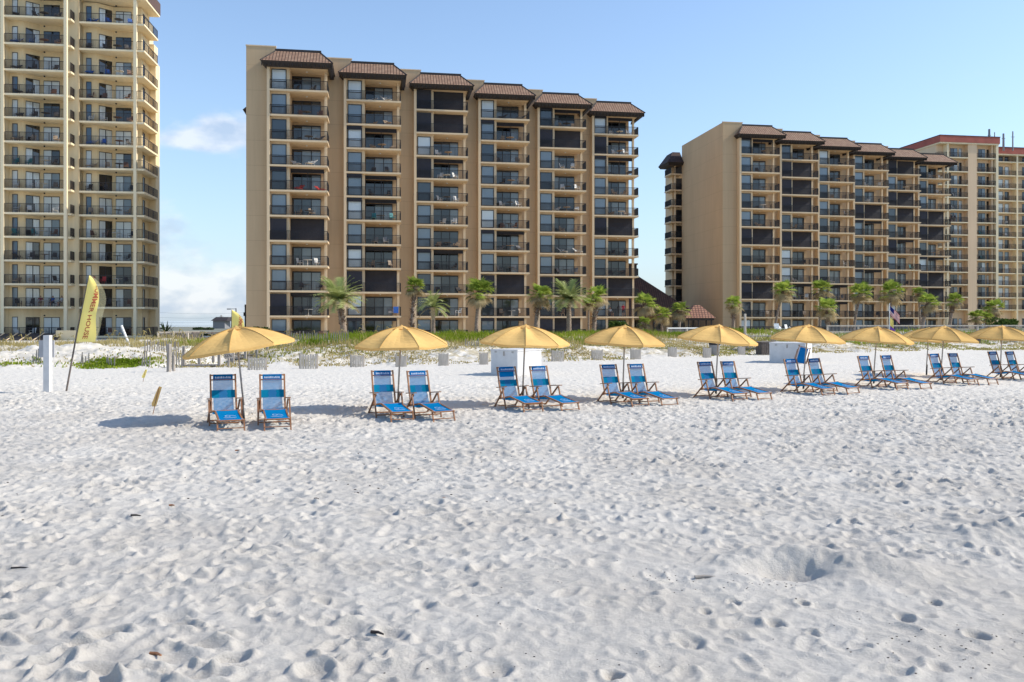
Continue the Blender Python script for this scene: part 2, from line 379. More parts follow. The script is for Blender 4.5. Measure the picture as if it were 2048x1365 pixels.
    yy_ = nt.nodes.new('ShaderNodeMath'); yy_.operation = 'GREATER_THAN'; yy_.inputs[1].default_value = 34; nt.links.new(spx.outputs['Y'], yy_.inputs[0]); kl = nt.nodes.new('ShaderNodeMath'); kl.operation = 'MULTIPLY'; nt.links.new(km.outputs[0], kl.inputs[0]); nt.links.new(lx.outputs[0], kl.inputs[1]); kn = nt.nodes.new('ShaderNodeMath'); kn.operation = 'MULTIPLY'; nt.links.new(kl.outputs[0], kn.inputs[0]); nt.links.new(yy_.outputs[0], kn.inputs[1])
    ym = nt.nodes.new('ShaderNodeMapRange'); ym.inputs['From Min'].default_value = 17; ym.inputs['From Max'].default_value = 30; ym.inputs['To Max'].default_value = .8; nt.links.new(spx.outputs['Y'], ym.inputs['Value'])
    c = mix(ym.outputs[0], c, (.68, .64, .57, 1))
    c = mix(kn.outputs[0], c, (.40, .34, .22, 1))
    nt.links.new(c, b.inputs['Base Color'])
    b1 = nt.nodes.new('ShaderNodeBump'); b1.inputs['Distance'].default_value = .022; nt.links.new(noise(14, 8, .7), b1.inputs['Height'])
    b2 = nt.nodes.new('ShaderNodeBump'); b2.inputs['Distance'].default_value = .006; nt.links.new(noise(70, 6, .8), b2.inputs['Height'])
    nt.links.new(b1.outputs[0], b2.inputs['Normal']); nt.links.new(b2.outputs[0], b.inputs['Normal'])
    me.materials.append(m)
    tag(link('sand', me), 'white trodden beach sand rising to low dunes', None, None, 'structure')
make_sand()
w = MB(); w.quad([(-4000, -4000, -.55), (4000, -4000, -.55), (4000, -16, -.55), (-4000, -16, -.55)])
tag(link('water', w.mesh('water', mat('sea_water', (.03, .12, .13), .15, bump=.05, bscale=.8))), 'calm green sea', None, None, 'structure')

# ------------------------------------------------------------------ stepped condominium blocks
TH = R(9)
W_, STEP, NB, NF, FH = 6.5, (8.10, 3.17), 6, 11, 2.75
SLAB = [0.05] + [2.77 + FH * k for k in range(10)]        # floor tops
def railing_mesh(name, segs, h=1.05, m=None, gap=.125, r=.017):
    b = MB()
    for (x0, y0), (x1, y1) in segs:
        L = math.hypot(x1 - x0, y1 - y0); n = max(2, int(L / gap))
        ang = math.atan2(y1 - y0, x1 - x0); ca, sa = math.cos(ang), math.sin(ang)
        def bx(a0, a1, hw, z0, z1):
            n0 = len(b.v)
            b.box(a0, a1, -hw, hw, z0, z1)
            for i in range(n0, len(b.v)):
                X, Y, Z = b.v[i]; b.v[i] = (x0 + X * ca - Y * sa, y0 + X * sa + Y * ca, Z)
        bx(0, L, .028, h - .05, h); bx(0, L, .02, .08, .11)
        for i in range(n + 1):
            t = L * i / n; bx(t - r, t + r, r, .11, h - .05)
        k = max(1, round(L / 1.6))
        for i in range(k + 1): t = L * i / k; bx(t - .028, t + .028, .027, 0, h - .052)
    return b.mesh(name, m or M['iron'])
RAIL = railing_mesh('railing', [((.32, .06), (6.44, .06)), ((6.44, .09), (6.44, 2.95))])
b = MB(); b.box(.3, 6.5, 0, 3.0, -.2, 0); SLABM = b.mesh('balcony', M['trim'])
b = MB(); b.lathe([(.0, -.10), (.07, -.09), (.11, -.05), (.12, 0)], 8); LAMPM = b.mesh('ceiling_lamp', M['white'])
def window_meshes():
    out = []
    for a, c in (('g_cur', 'g_cur'), ('g_mid', 'g_mid'), ('g_pale', 'g_cur'), ('g_cur', 'g_dark'), ('g_mid', 'g_cur')):
        f = MB(); x0, x1, z0, z1, t = .44, 2.02, .06, 2.3, .075
        f.box(x0, x0 + t, .50, .62, z0, z1); f.box(x1 - t, x1, .50, .62, z0, z1); f.box(x0 + t, x1 - t, .50, .62, z1 - t, z1); f.box(x0 + t, x1 - t, .50, .62, z0, z0 + t)
        f.box(x0 + t, x1 - t, .52, .62, .92, 1.0)
        p = MB(); p.quad([(x0 + t, .56, z0 + t), (x1 - t, .56, z0 + t), (x1 - t, .56, .92), (x0 + t, .56, .92)], 0)
        p.quad([(x0 + t, .56, 1.0), (x1 - t, .56, 1.0), (x1 - t, .56, z1 - t), (x0 + t, .56, z1 - t)], 0)
        out.append((f.mesh('window', M['frame']), p.mesh('pane', M[a])))
    return out
WINS = window_meshes()
def door_meshes():
    out = []
    for combo in (('g_dark', 'g_mid', 'g_cur'), ('g_dark', 'g_dark', 'g_mid'), ('g_mid', 'g_dark', 'g_cur'), ('g_cur', 'g_mid', 'g_mid'), ('g_dark', 'g_cur', 'g_cur')):
        f = MB(); x0, x1, y, z0, z1, t = 2.42, 5.56, 2.9, .02, 2.2, .085
        ws = (x1 - x0) / 3
        for i in range(4): xx = x0 + ws * i; f.box(max(x0, xx - t / 2), min(x1, xx + t / 2), y, y + .11, z0, z1)
        f.box(x0, x1, y + .012, y + .10, z1 - t, z1 + .06); f.box(x0, x1, y + .012, y + .10, z0 - .01, z0 + .07)
        p = MB()
        for i in range(3): p.quad([(x0 + ws * i + .045, y + .05, z0 + .07), (x0 + ws * (i + 1) - .045, y + .05, z0 + .07), (x0 + ws * (i + 1) - .045, y + .05, z1 - t), (x0 + ws * i + .045, y + .05, z1 - t)], i)
        out.append((f.mesh('sliding_door', M['frame']), p.mesh('pane', [M[c] for c in combo])))
    return out
DOORS = door_meshes()
def ribbed(x0, x1, y, z0, z1, rails=True):
    s = MB(); n = max(1, int((z1 - z0) / .11))
    for i in range(n):
        a = z0 + (z1 - z0) * i / n; c = z0 + (z1 - z0) * (i + 1) / n
        s.quad([(x0, y, a), (x1, y, a), (x1, y - .02, (a + c) / 2), (x0, y - .02, (a + c) / 2)]); s.quad([(x0, y - .02, (a + c) / 2), (x1, y - .02, (a + c) / 2), (x1, y, c), (x0, y, c)])
    s.quad([(x0, y + .02, z0), (x0, y + .02, z1), (x1, y + .02, z1), (x1, y + .02, z0)])
    s.quad([(x0, y, z0), (x1, y, z0), (x1, y + .02, z0), (x0, y + .02, z0)])
    if rails: s.box(x0 - .06, x0, y - .04, y + .04, .02, z1); s.box(x1, x1 + .06, y - .04, y + .04, .02, z1)
    return s
SH_L = ribbed(.38, 2.0, .30, .03, 2.38).mesh('shutter', M['shutter']); SH_R = ribbed(2.44, 5.97, 1.45, .03, 2.52).mesh('shutter', M['shutter'])
s = ribbed(.38, 2.0, .30, 2.1, 2.3); s.box(.33, 2.02, .22, .48, 2.3, 2.54); SH_LP = s.mesh('shutter', M['shutter'])
s = ribbed(2.44, 5.97, 1.45, 2.12, 2.32); s.box(2.38, 6.0, 1.32, 1.62, 2.32, 2.54); s.box(4.2, 4.26, 1.42, 1.48, .02, 2.32); SH_RP = s.mesh('shutter', M['shutter'])

def condo(name, label, cat_, X0, Y0, shut):
    root = thing(name, label, cat_, (X0, Y0, 0), TH)
    top, par = 30.05, 32.45
    bays = [(STEP[0] * k, STEP[1] * k) for k in range(NB)]
    # body mesh: strips between the bays, back walls, flanks, roofs
    b = MB()
    for k, (bx, by) in enumerate(bays):
        lx = -2.3 if k == 0 else -2.1
        # main front strip (slightly proud body) from previous bay's end to this bay's fin
        y_back = 18.4 if k == 0 else 19.0
        b.box(bx + lx, bx + .85, by + .9, by + y_back, -.6, par - .12)
        b.box(bx + 0.002, bx + 6.0, by + 3.0, by + y_back - .4, -.6, par - .5)
        b.box(bx + lx - .05, bx + .9, by + .85, by + 1.12, par - .12, par, 1)
    wall = link('wall', b.mesh('wall', [M['wall'], M['trim']]), root)
    for k, (bx, by) in enumerate(bays):
        f = MB(); f.box(0, .3, 0, 3.0, -.6, top + .25); link('fin_wall', f.mesh('fin_wall', M['trim']), root, (bx, by, 0))
        f = MB(); f.box(6.05, 6.33, 1.5, 1.8, -.6, top + .2); link('column', f.mesh('column', M['trim']), root, (bx, by, 0))
        # pier and left window wall (front wall of the room beside the balcony)
        f = MB(); f.box(2.03, 2.36, .55, 3.0, -.6, top + .2)
        for i, z in enumerate(SLAB): f.box(.3, 2.03, .6, .8, z + 2.3, (z + 2.55 if i else z + 2.53)); f.box(.3, .44, .6, .8, z, z + 2.3)
        f.box(.3, 2.03, .8, 3.0, -.6, top)
        link('room_wall', f.mesh('room_wall', M['trim']), root, (bx, by, 0))
        for i, z in enumerate(SLAB):
            row = 10 - i; st = shut.get((k, row), 'O')
            sl = link('balcony', SLABM, root, (bx, by, z)); sl.scale = (1, 1, 1)
            link('railing', RAIL, sl)
            lm = link('ceiling_lamp', LAMPM, sl, (4.1, 1.9, 2.53))
            v = random.choices(range(5), (5, 2, 2, 2, 2))[0]; wn = link('window', WINS[v][0], root, (bx, by, z)); link('pane', WINS[v][1], wn)
            v = random.randrange(5); dn = link('sliding_door', DOORS[v][0], root, (bx, by, z)); link('pane', DOORS[v][1], dn)
            if st in 'LB': link('shutter', SH_L, root, (bx, by, z))
            if st in 'RB': link('shutter', SH_R, root, (bx, by, z))
            if st == 'P': link('shutter', SH_LP, root, (bx, by, z))
            if st in 'PL': link('shutter', SH_RP, root, (bx, by, z))
        # ceiling and tiled mansard
        r = MB(); ez, rz = 30.28, 31.95
        xl, xr, yf, yb = -.55, 7.1, -1.0, 4.05; rl, rr, rf = .85, 5.65, .95
        yl = .9
        def UV(p): return [(q[0], q[1]) for q in p]
        r.quad([(xl, yf, ez), (xr, yf, ez), (rr, rf, rz), (rl, rf, rz)], 0, [(xl, 0), (xr, 0), (rr, 2.6), (rl, 2.6)])
        r.quad([(xr, yf, ez), (xr, yb, ez), (rr, yb, rz), (rr, rf, rz)], 0, [(yf, 0), (yb, 0), (yb, 2.2), (rf, 2.2)])
        r.quad([(xl, yl, ez), (xl, yf, ez), (rl, rf, rz), (rl, yl + .06, rz)], 0, [(-yl, 0), (-yf, 0), (-rf, 2.2), (-yl, 2.2)])
        r.quad([(rl, rf, rz), (rr, rf, rz), (rr, yb, rz), (rl, yb, rz)], 2)
        # fascia (sloped back underside) and soffit
        i_ = .42; zf = ez - .42
        r.quad([(xl, yf, ez), (xl + i_, yf + i_, zf), (xr - i_, yf + i_, zf), (xr, yf, ez)], 1)
        r.quad([(xr, yf, ez), (xr - i_, yf + i_, zf), (xr - i_, yb, zf), (xr, yb, ez)], 1)
        r.quad([(xl, yl, ez), (xl + i_, yl, zf), (xl + i_, yf + i_, zf), (xl, yf, ez)], 1)
        r.quad([(xl + i_, yf + i_, zf), (xl + i_, yl, zf), (0, yl, zf), (0, yf + i_, zf)], 1)
        r.quad([(6.5, yf + i_, zf), (6.5, yb, zf), (xr - i_, yb, zf), (xr - i_, yf + i_, zf)], 1)
        r.quad([(0, yf + i_, zf), (0, .0, zf), (6.5, .0, zf), (6.5, yf + i_, zf)], 1)
        n = 16
        for j in range(n + 1):                                   # bracket ribs under the eave
            xx = xl + .1 + (xr - xl - .2) * j / n; r.box(xx - .03, xx + .03, yf + .12, yf + .5, zf - .03, ez - .12, 1)
        for j in range(10):
            yy = yf + .4 + (yb - yf - .5) * j / 9; r.box(xr - .5, xr - .12, yy - .03, yy + .03, zf - .03, ez - .12, 1)
        ro = link('roof', r.mesh('roof', [M['tiles'], M['dark'], M['roofing']]), root, (bx, by, 0))
        c = MB(); c.box(rl - .08, rr + .08, rf - .06, rf + .16, rz - .05, rz + .22); c.box(rr - .14, rr + .079, rf + .16, yb, rz - .049, rz + .2); c.box(rl - .079, rl + .14, rf + .16, yb - 3, rz - .049, rz + .2)
        for (p, q) in (((xl, yf, ez), (rl, rf, rz)), ((xr, yf, ez), (rr, rf, rz))): c.tube([p, q], .075, 6)
        link('ridge_cap', c.mesh('ridge_cap', M['dark']), ro)
        c = MB(); c.box(.3, 6.5, 0, 3.0, top - .02, top + .22)
        link('ceiling_slab', c.mesh('ceiling_slab', M['trim']), root, (bx, by, 0))
    # rear wing: balconies sticking out past the flank
    ry = 18.4
    wg = MB(); wg.box(-3.5, 2, ry + 1.5, ry + 5, -.6, 29.0); wg.box(-3.5, -3.25, ry + .3, ry + .55, -.6, 28.9)
    link('wing_wall', wg.mesh('wing_wall', [M['trim']]), root)
    sb = MB(); sb.box(-4.3, -2.31, ry, ry + 3.2, -.2, 0); sbm = sb.mesh('balcony', M['trim'])
    rm = railing_mesh('railing', [((-4.24, ry + .06), (-2.36, ry + .06)), ((-4.24, ry + .1), (-4.24, ry + 3.1))])
    for z in SLAB[1:]:
        q = link('balcony', sbm, root, (0, 0, z)); link('railing', rm, q); dk = MB(); dk.box(-2.9, -1.7, ry + 1.44, ry + 1.49, .02, 2.2); link('recess_shade', dk.mesh('recess_shade', M['iron']), root, (0, 0, z))  # black panel stands in for the shade in the recess beside the flank
    r = MB(); r.quad([(-5.2, ry - 1, 29.3), (-2.3, ry - 1, 29.3), (-2.3, ry + 1, 31.4), (-3.6, ry + 1, 31.4)], 0, [(0, 0), (4, 0), (4, 2.6), (2, 2.6)])
    r.quad([(-5.2, ry + 4, 29.3), (-5.2, ry - 1, 29.3), (-3.6, ry + 1, 31.4), (-3.6, ry + 4, 31.4)], 0, [(0, 0), (6, 0), (4, 2.6), (0, 2.6)])
    r.quad([(-5.2, ry - 1, 29.3), (-4.8, ry - .6, 28.9), (-2.3, ry - .6, 28.9), (-2.3, ry - 1, 29.3)], 1); r.quad([(-5.2, ry + 4, 29.3), (-4.8, ry + 4, 28.9), (-4.8, ry - .6, 28.9), (-5.2, ry - 1, 29.3)], 1)
    r.quad([(-4.8, ry - .6, 28.9), (-4.8, ry + 4, 28.9), (-2.3, ry + 4, 28.9), (-2.3, ry - .6, 28.9)], 1)
    r.quad([(-5.2, ry + 4, 29.3), (-3.6, ry + 4, 31.4), (-2.3, ry + 4, 31.4), (-2.3, ry + 4, 29.3)], 1); r.quad([(-3.6, ry + 1, 31.4), (-2.3, ry + 1, 31.4), (-2.3, ry + 4, 31.4), (-3.6, ry + 4, 31.4)], 2)
    link('roof', r.mesh('roof', [M['tiles_d'], M['dark'], M['roofing']]), root)
    return root
S2 = {(0,4):'P',(0,6):'B',(0,8):'O',(0,9):'L',(1,2):'P',(1,4):'P',(1,5):'P',(1,7):'P',(1,8):'B',(1,10):'P',(2,0):'B',(2,1):'B',(2,3):'L',(2,7):'P',(3,1):'P',(3,6):'P',(3,8):'B',(3,10):'P',
      (4,0):'P',(4,1):'B',(4,8):'B',(4,10):'B',(5,0):'P',(5,1):'L',(5,2):'P',(5,5):'B',(5,8):'B'}
S3 = {(0,0):'P',(0,5):'B',(0,8):'B',(1,1):'B',(1,2):'B',(1,3):'B',(1,5):'B',(2,9):'P',(3,3):'B',(3,4):'P',(3,7):'P',(4,0):'B',(4,2):'B',(4,3):'R',(4,5):'L',(4,10):'B',(5,3):'B',(5,4):'B',(5,6):'P',(5,7):'B',(5,8):'B',(1,8):'L',(2,8):'P'}
B2 = condo('apartment_building', 'tan stepped apartment block with tiled roofs, the larger one in the middle', 'building', -26.7, 92.0, S2); B2['group'] = 'twin stepped apartment blocks'
B3 = condo('apartment_building', 'tan stepped apartment block with tiled roofs and blank side wall, right of the middle one', 'building', 34.4, 127.7, S3); B3['group'] = 'twin stepped apartment blocks'

# ------------------------------------------------------------------ two tall towers built from recessed balcony columns
def door_unit(u0, w0, u1, w1, z1=2.15, n=2, gl=('g_mid', 'g_pale'), t=.07):
    """glazed door on a wall segment, stands 3 cm proud"""
    f = MB(); p = MB(); L = math.hypot(u1 - u0, w1 - w0); ca, sa = (u1 - u0) / L, (w1 - w0) / L
    def X(bm, k0):
        for i in range(k0, len(bm.v)):
            a, b_, z = bm.v[i]; bm.v[i] = (u0 + a * ca - b_ * sa, w0 + a * sa + b_ * ca, z)
    k = len(f.v)
    for i in range(n + 1): xx = L * i / n; f.box(max(0, xx - t / 2), min(L, xx + t / 2), -.06, .03, .02, z1)
    f.box(0, L, -.058, .03, z1, z1 + t); f.box(0, L, -.058, .03, 0.0, .06); X(f, k)
    for i in range(n):
        k = len(p.v); a0, a1 = L * i / n + t / 2, L * (i + 1) / n - t / 2
        p.quad([(a0, -.03, .06), (a1, -.03, .06), (a1, -.03, z1), (a0, -.03, z1)], i); X(p, k)
    return f.mesh('sliding_door' if n > 1 else 'window', M['frame']), p.mesh('pane', [M[g] for g in gl[:n]])
LV = [.4, 3.85, 6.55, 9.3, 12.05, 14.8, 17.6, 20.35, 23.1, 25.9, 28.6, 31.45, 34.5, 37.65]
def tower_left():
    root = thing('apartment_tower', 'yellow balconied tower at the left edge, its top cut off', 'building', (-51.24, 100.0, 0), R(7))
    b = MB(); top = 40.5
    b.box(-.9, 0, .25, 6, -.6, top)                                             # pier between columns
    for (o, wo) in ((0, 0), (-7.8, -1.2)):                                      # back walls of the recesses
        wseg = [(o, wo + 1.3), (o + 1.55, wo + 1.3), (o + 3.0, wo + 2.5), (o + 6.35, wo + 2.5)]
        for (a, c), (d, e) in zip(wseg, wseg[1:]): b.quad([(a, c, -.6), (d, e, -.6), (d, e, top - .1), (a, c, top - .1)])
        b.quad([(o, wo + .0, -.6), (o, wo + 1.3, -.6), (o, wo + 1.3, top - .1), (o, wo, top - .1)])
    b.box(-14, -8.1, -1.2, 3, -.6, top); b.box(-14, 4.4, 3.4, 14, -.6, top - .05)
    b.box(-1.45, -.901, .25, 3.4, -.6, top - .1)
    b.quad([(6.35, 2.5, -.6), (6.35, 5.6, -.6), (6.35, 5.6, top - .1), (6.35, 2.5, top - .1)]); b.box(4.4, 7.1, 5.6, 7.3, -.6, 34.7); b.box(4.4, 6.9, 5.6, 7.2, 34.7, 37.0)
    link('wall', b.mesh('wall', M['wall_y']), root)
    for nm, x0, x1, y0, y1 in (('fin_wall', 6.15, 6.5, -.06, .4), ('fin_wall', -1.25, -.9, -1.26, -.9), ('fin_wall', -8.1, -7.8, -1.26, -.8)):
        f = MB(); f.box(x0, x1, y0, y1, -.6, top); link(nm, f.mesh(nm, M['trim_y']), root)
    fa = MB(); fa.box(-.9, 7.6, -.1, .2, 40.75, 42.2); fa.box(7.3, 7.6, .2, 5.9, 40.75, 42.2)
    link('fascia', fa.mesh('fascia', M['fascia']), root)
    rf = MB(); rf.box(-.9, 7.55, -.05, 5.8, 40.5, 40.8); rf.box(-14, -.9, -1.25, 8, 40.51, 41.5); rf.box(-.9, 4.4, 5.8, 14, 40.51, 42); link('roof', rf.mesh('roof', [M['trim_y']]), root)
    s1 = MB(); s1.box(0, 6.149, 0, 2.6, -.22, 0); s1.box(6.5, 7.4, 0, 2.6, -.22, 0); s1.box(6.149, 6.5, .4, 2.6, -.22, 0); s1.box(6.35, 7.4, 2.6, 5.59, -.22, 0)
    s2 = MB(); s2.box(-7.8, -1.25, -1.2, 1.4, -.22, 0); s2.box(-1.25, -.55, -.9, .24, -.22, 0)
    m1, m2 = s1.mesh('balcony', M['trim_y']), s2.mesh('balcony', M['trim_y'])
    r1 = railing_mesh('railing', [((.03, .05), (6.12, .05)), ((6.53, .05), (7.34, .05)), ((7.34, .08), (7.34, 5.5))], m=M['iron_b'], gap=.15, r=.012)
    r2 = railing_mesh('railing', [((-7.77, -1.15), (-1.28, -1.15)), ((-.62, -.88), (-.62, .2))], m=M['iron_b'])
    wn = [door_unit(.35, 1.3, .95, 1.3, 2.2, 1, (g,)) for g in ('g_pale', 'g_blue', 'g_cur')]
    dl = [door_unit(1.75, 1.465, 2.9, 2.42, 2.15, 2, g) for g in (('g_dark', 'g_pale'), ('g_pale', 'g_dark'), ('g_dark', 'g_dark'), ('g_pale', 'g_pale'))]
    dr = [door_unit(3.35, 2.5, 5.15, 2.5, 2.15, 2, g) for g in (('g_pale', 'g_cur'), ('g_pale', 'g_pale'), ('g_pale', 'g_dark'), ('g_mid', 'g_dark'))]
    sd = door_unit(6.35, 2.9, 6.35, 3.6, 2.15, 1, ('g_dark',))
    lm = MB(); lm.box(-.07, .07, -.07, .07, -.16, 0); lmp = lm.mesh('ceiling_lamp', M['iron'])
    for i, z in enumerate(LV):
        q = link('balcony', m1, root, (0, 0, z)); link('railing', r1, q); link('ceiling_lamp', lmp, q, (3.8, 1.2, 2.5))
        q = link('balcony', m2, root, (0, 0, z)); link('railing', r2, q); link('ceiling_lamp', lmp, q, (-3.9, .1, 2.5))
        for (o, wo) in ((0, 0), (-7.8, -1.2)):
            for grp, nm in ((wn, 'window'), (dl, 'sliding_door'), (dr, 'sliding_door')):
                a, c = random.choice(grp); d = link(nm, a, root, (o, wo, z)); link('pane', c, d)
        if True:
            d = link('side_door', sd[0], root, (0, 0, z)); link('pane', sd[1], d)
    return root
T1 = tower_left()
LR = [4.75 + 2.75 * k for k in range(11)] + [35.2, 38.3]
def tower_right():
    root = thing('apartment_tower', 'far apricot tower with a red roof band at the right edge', 'building', (96.1, 186.0, 0), R(9))
    b = MB(); top = 41.2
    b.box(4.75, 6.9, 0, 3, -.6, top); b.box(-2.0, 12.2, 1.4, 18, -.6, top); b.box(12.2, 30, 4.4, 18, -.6, top - 1.5)
    b.box(-.3, 0, .1, 1.41, -.6, top); b.box(10.9, 11.3, .5, 1.41, -.6, top)
    link('wall', b.mesh('wall', M['wall_o']), root)
    for x0, x1, y0 in ((-.35, .0, -.05), (11.6, 12.2, -.05), (19.2, 19.6, 2.95), (27, 27.4, 2.95)):
        f = MB(); f.box(x0, x1, y0, y0 + 3, -.6, top if x0 < 15 else top - 1.5); link('fin_wall', f.mesh('fin_wall', M['trim_y']), root)
    for (x0, x1, y0, y1, z) in ((-2.3, 12.4, -.3, 18, top), (12.4, 30, 2.7, 18, top - 1.5)):
        f = MB(); f.box(x0, x1, y0, y1, z + .3, z + 1.7); link('roof_band', f.mesh('roof_band', M['redband']), root)
        f = MB(); f.box(x0 - .05, x1 + .05, y0 - .05, y1, z + 1.7, z + 1.85, 1); f.box(x0 + .1, x1 - .1, y0 + .1, y1, z, z + .3, 0); link('cornice', f.mesh('cornice', [M['trim_y'], M['dark']]), root)
    cols = [(0, 4.75, 0, 1.4), (6.9, 11.6, 0, 1.4), (12.2, 19.2, 3, 4.4), (19.6, 27, 3, 4.4)]
    for u0, u1, w0, wb in cols:
        s = MB(); s.box(u0, u1, w0, wb, -.22, 0); sm = s.mesh('balcony', M['trim_y']); rm = railing_mesh('railing', [((u0 + .03, w0 + .05), (u1 - .03, w0 + .05))], m=M['iron_b'], gap=.16)
        L = u1 - u0
        ds = [door_unit(u0 + L * .30, wb, u0 + L * .66, wb, 2.15, 2, g) for g in (('g_dark', 'g_pale'), ('g_dark', 'g_cur'), ('g_dark', 'g_mid'))]
        ws = [door_unit(u0 + L * .74, wb, u0 + L * .88, wb, 2.1, 1, g) for g in (('g_dark',), ('g_pale',), ('g_cur',))]
        for z in [.5] + LR:
            q = link('balcony', sm, root, (0, 0, z)); 
            if z > 1 or u0 < 1: link('railing', rm, q)
            a, c = random.choice(ds); d = link('sliding_door', a, root, (0, 0, z)); link('pane', c, d)
            a, c = random.choice(ws); d = link('window', a, root, (0, 0, z)); link('pane', c, d)
    s = MB(); s.box(-4.2, -2.01, 2.8, 8, -.22, 0); s2 = MB(); s2.box(-2.3, 0, 0, 1.39, -.22, 0)
    sm, sm2 = s.mesh('balcony', M['trim_y']), s2.mesh('balcony', M['trim_y'])
    rm = railing_mesh('railing', [((-4.1, 2.9), (-2.1, 2.9)), ((-4.1, 2.95), (-4.1, 7.9))], m=M['iron_b'], gap=.16); rm2 = railing_mesh('railing', [((-2.25, .06), (-.4, .06)), ((-2.25, .1), (-2.25, 1.35))], m=M['iron_b'], gap=.16)
    for z in LR:
        q = link('balcony', sm, root, (0, 0, z)); link('railing', rm, q); q = link('balcony', sm2, root, (0, 0, z)); link('railing', rm2, q)
    return root
T2 = tower_right()
an = thing('roof_antenna', 'cluster of antennas on the roof of the far apricot tower', 'antenna', (107.6, 188.5, 40.5))
for dx, h, r in ((0, 4.9, .28), (1.2, 4.2, .12), (3.2, 3.9, .25), (5.3, 4.4, .16)):
    a = MB(); a.tube([(dx, 2, 0), (dx, 2, h)], [r, r * .8], 8); a.box(dx - .4, dx + .4, 1.97, 2.03, h * .7, h * .7 + .1); link('mast', a.mesh('mast', M['c_grey']), an)

# ------------------------------------------------------------------ pool terrace, clubhouse, gazebo, rails
def frustum(mb, x0, x1, y0, y1, z0, a0, a1, b0, b1, z1, mi=0):
    P = [(x0, y0, z0), (x1, y0, z0), (x1, y1, z0), (x0, y1, z0)]; Q = [(a0, b0, z1), (a1, b0, z1), (a1, b1, z1), (a0, b1, z1)]
    for i in range(4):
        p, q = P[i], P[(i + 1) % 4]; L = (Vector(q) - Vector(p)).length; h = (Vector(Q[i]) - Vector(p)).length
        m0 = (Vector(Q[i]) - Vector(p)).dot((Vector(q) - Vector(p)).normalized()); L2 = (Vector(Q[(i + 1) % 4]) - Vector(Q[i])).length
        mb.quad([p, q, Q[(i + 1) % 4], Q[i]], mi, [(0, 0), (L, 0), (m0 + L2, h), (m0, h)])
    mb.quad(Q, 1)
    mb.quad([P[0], P[3], P[2], P[1]], 1)
ch = thing('clubhouse', 'dark brown shingled clubhouse with a steep roof behind the middle block', 'building', (PX(1275, 128), 128, 0))
r = MB(); frustum(r, -14, 9.6, 0, 16, 2.9, -8, 1.2, 7, 9, 9.3)
link('roof', r.mesh('roof', [M['tiles_d'], M['dark']]), ch)
r = MB(); r.box(-1.6, 1.0, 7.5, 9.5, 7, 11.2); link('roof_tower', r.mesh('roof_tower', [M['dark']]), ch)
r = MB(); r.box(-1.75, 1.15, 7.35, 9.65, 11.2, 11.4); link('tower_cap', r.mesh('tower_cap', [M['fascia']]), ch)
r = MB(); r.box(-13, 8.6, 3, 15, -.5, 2.9); link('wall', r.mesh('wall', M['wall']), ch)
for i in range(8):
    r = MB(); r.box(-.12, .12, -.12, .12, -.5, 2.9); link('post', r.mesh('post', M['dark']), ch, (-12.5 + 3 * i, .5, 0))
for i in range(4):
    r = MB(); r.box(0, 1.5, 2.9, 3.0, .2, 2.3); link('doorway', r.mesh('doorway', M['g_dark']), ch, (-3 + 3 * i, 0, 0))
gzb = thing('gazebo', 'small open gazebo with a red tiled hip roof beside the clubhouse', 'gazebo', (PX(1395, 98), 98, 0))
r = MB(); frustum(r, -1.75, 1.75, -1.75, 1.75, 2.5, -.45, .25, -.35, .35, 4.0); link('roof', r.mesh('roof', [M['tiles_r'], M['dark']]), gzb)
r = MB(); r.box(-1.55, 1.55, -1.55, 1.55, 2.25, 2.48); link('beam', r.mesh('beam', M['dark']), gzb)
for sx in (-1.3, -.2, 1.3):
    for sy in (-1.3, 1.3): r = MB(); r.box(sx - .08, sx + .08, sy - .08, sy + .08, -.3, 2.25); link('post', r.mesh('post', M['dark']), gzb)
# low terrace in front of the left tower
tc = thing('pool_canopy', 'dark slanted canopy with pale rafters in front of the left tower', 'canopy', (-51.8, 90, -.93), R(7))
r = MB(); r.quad([(-8, 0, 1.0), (3.0, 0, 1.0), (3.2, 2, 1.75), (-8, 2, 1.75)]); r.box(-8, 3.0, .2, .3, -.5, .95); link('awning', r.mesh('awning', M['shutter']), tc)
r = MB(); r.box(-8, 3.1, -.08, .02, .82, 1.0)
link('beam', r.mesh('beam', M['trim_y']), tc)
for i in range(8):
    r = MB(); r.bar((0, -.02, 1.03), (.35, 2.0, 1.8), .1, .06); link('rafter', r.mesh('rafter', M['trim']), tc, (-7.4 + 1.35 * i, 0, 0))
wl = MB(); wl.box(0, 3.4, 0, .25, -.4, 1.75); wl.box(.1, .3, -.2, 0, -.4, 1.4)
o = link('terrace_wall', wl.mesh('terrace_wall', M['wall_y']), None, (-49.4, 91.5, -.6), R(7)); tag(o, 'short yellow terrace wall at the foot of the left tower', 'wall')

def rail_fence(name, label, x0, y0, x1, y1, ztop, rails, mp, mr, mesh_fill=None, group=None, sp=2.4, low=0.0):
    L = math.hypot(x1 - x0, y1 - y0); root = thing(name, label, 'fence', (x0, y0, 0), math.atan2(y1 - y0, x1 - x0), group)
    g = min(gz(x0, y0), gz(x1, y1)); n = int(L / sp)
    pm = MB(); pm.box(-.07, .07, -.07, .07, g - .3, ztop + .08); pme = pm.mesh('post', mp)
    for i in range(n + 1): link('post', pme, root, (L * i / n, 0, 0))
    for z in rails: r = MB(); r.box(0, L, -.1, -.071, z - .06, z + .06); link('rail', r.mesh('rail', mr), root)
    if mesh_fill:
        r = MB(); k = int(L / .15)
        for i in range(k): r.box(L * i / k, L * i / k + .05, -.06, -.04, low, ztop - .05)
        link('pickets', r.mesh('pickets', mesh_fill), root)
    return root
rail_fence('boardwalk_fence', 'long pale-railed pool fence in front of the right block', PX(1655, 84), 84, PX(2070, 88), 88, 1.7, (1.7, 1.1), M['palewood'], M['palewood'], M['c_grey'], None, 3.2, .35)
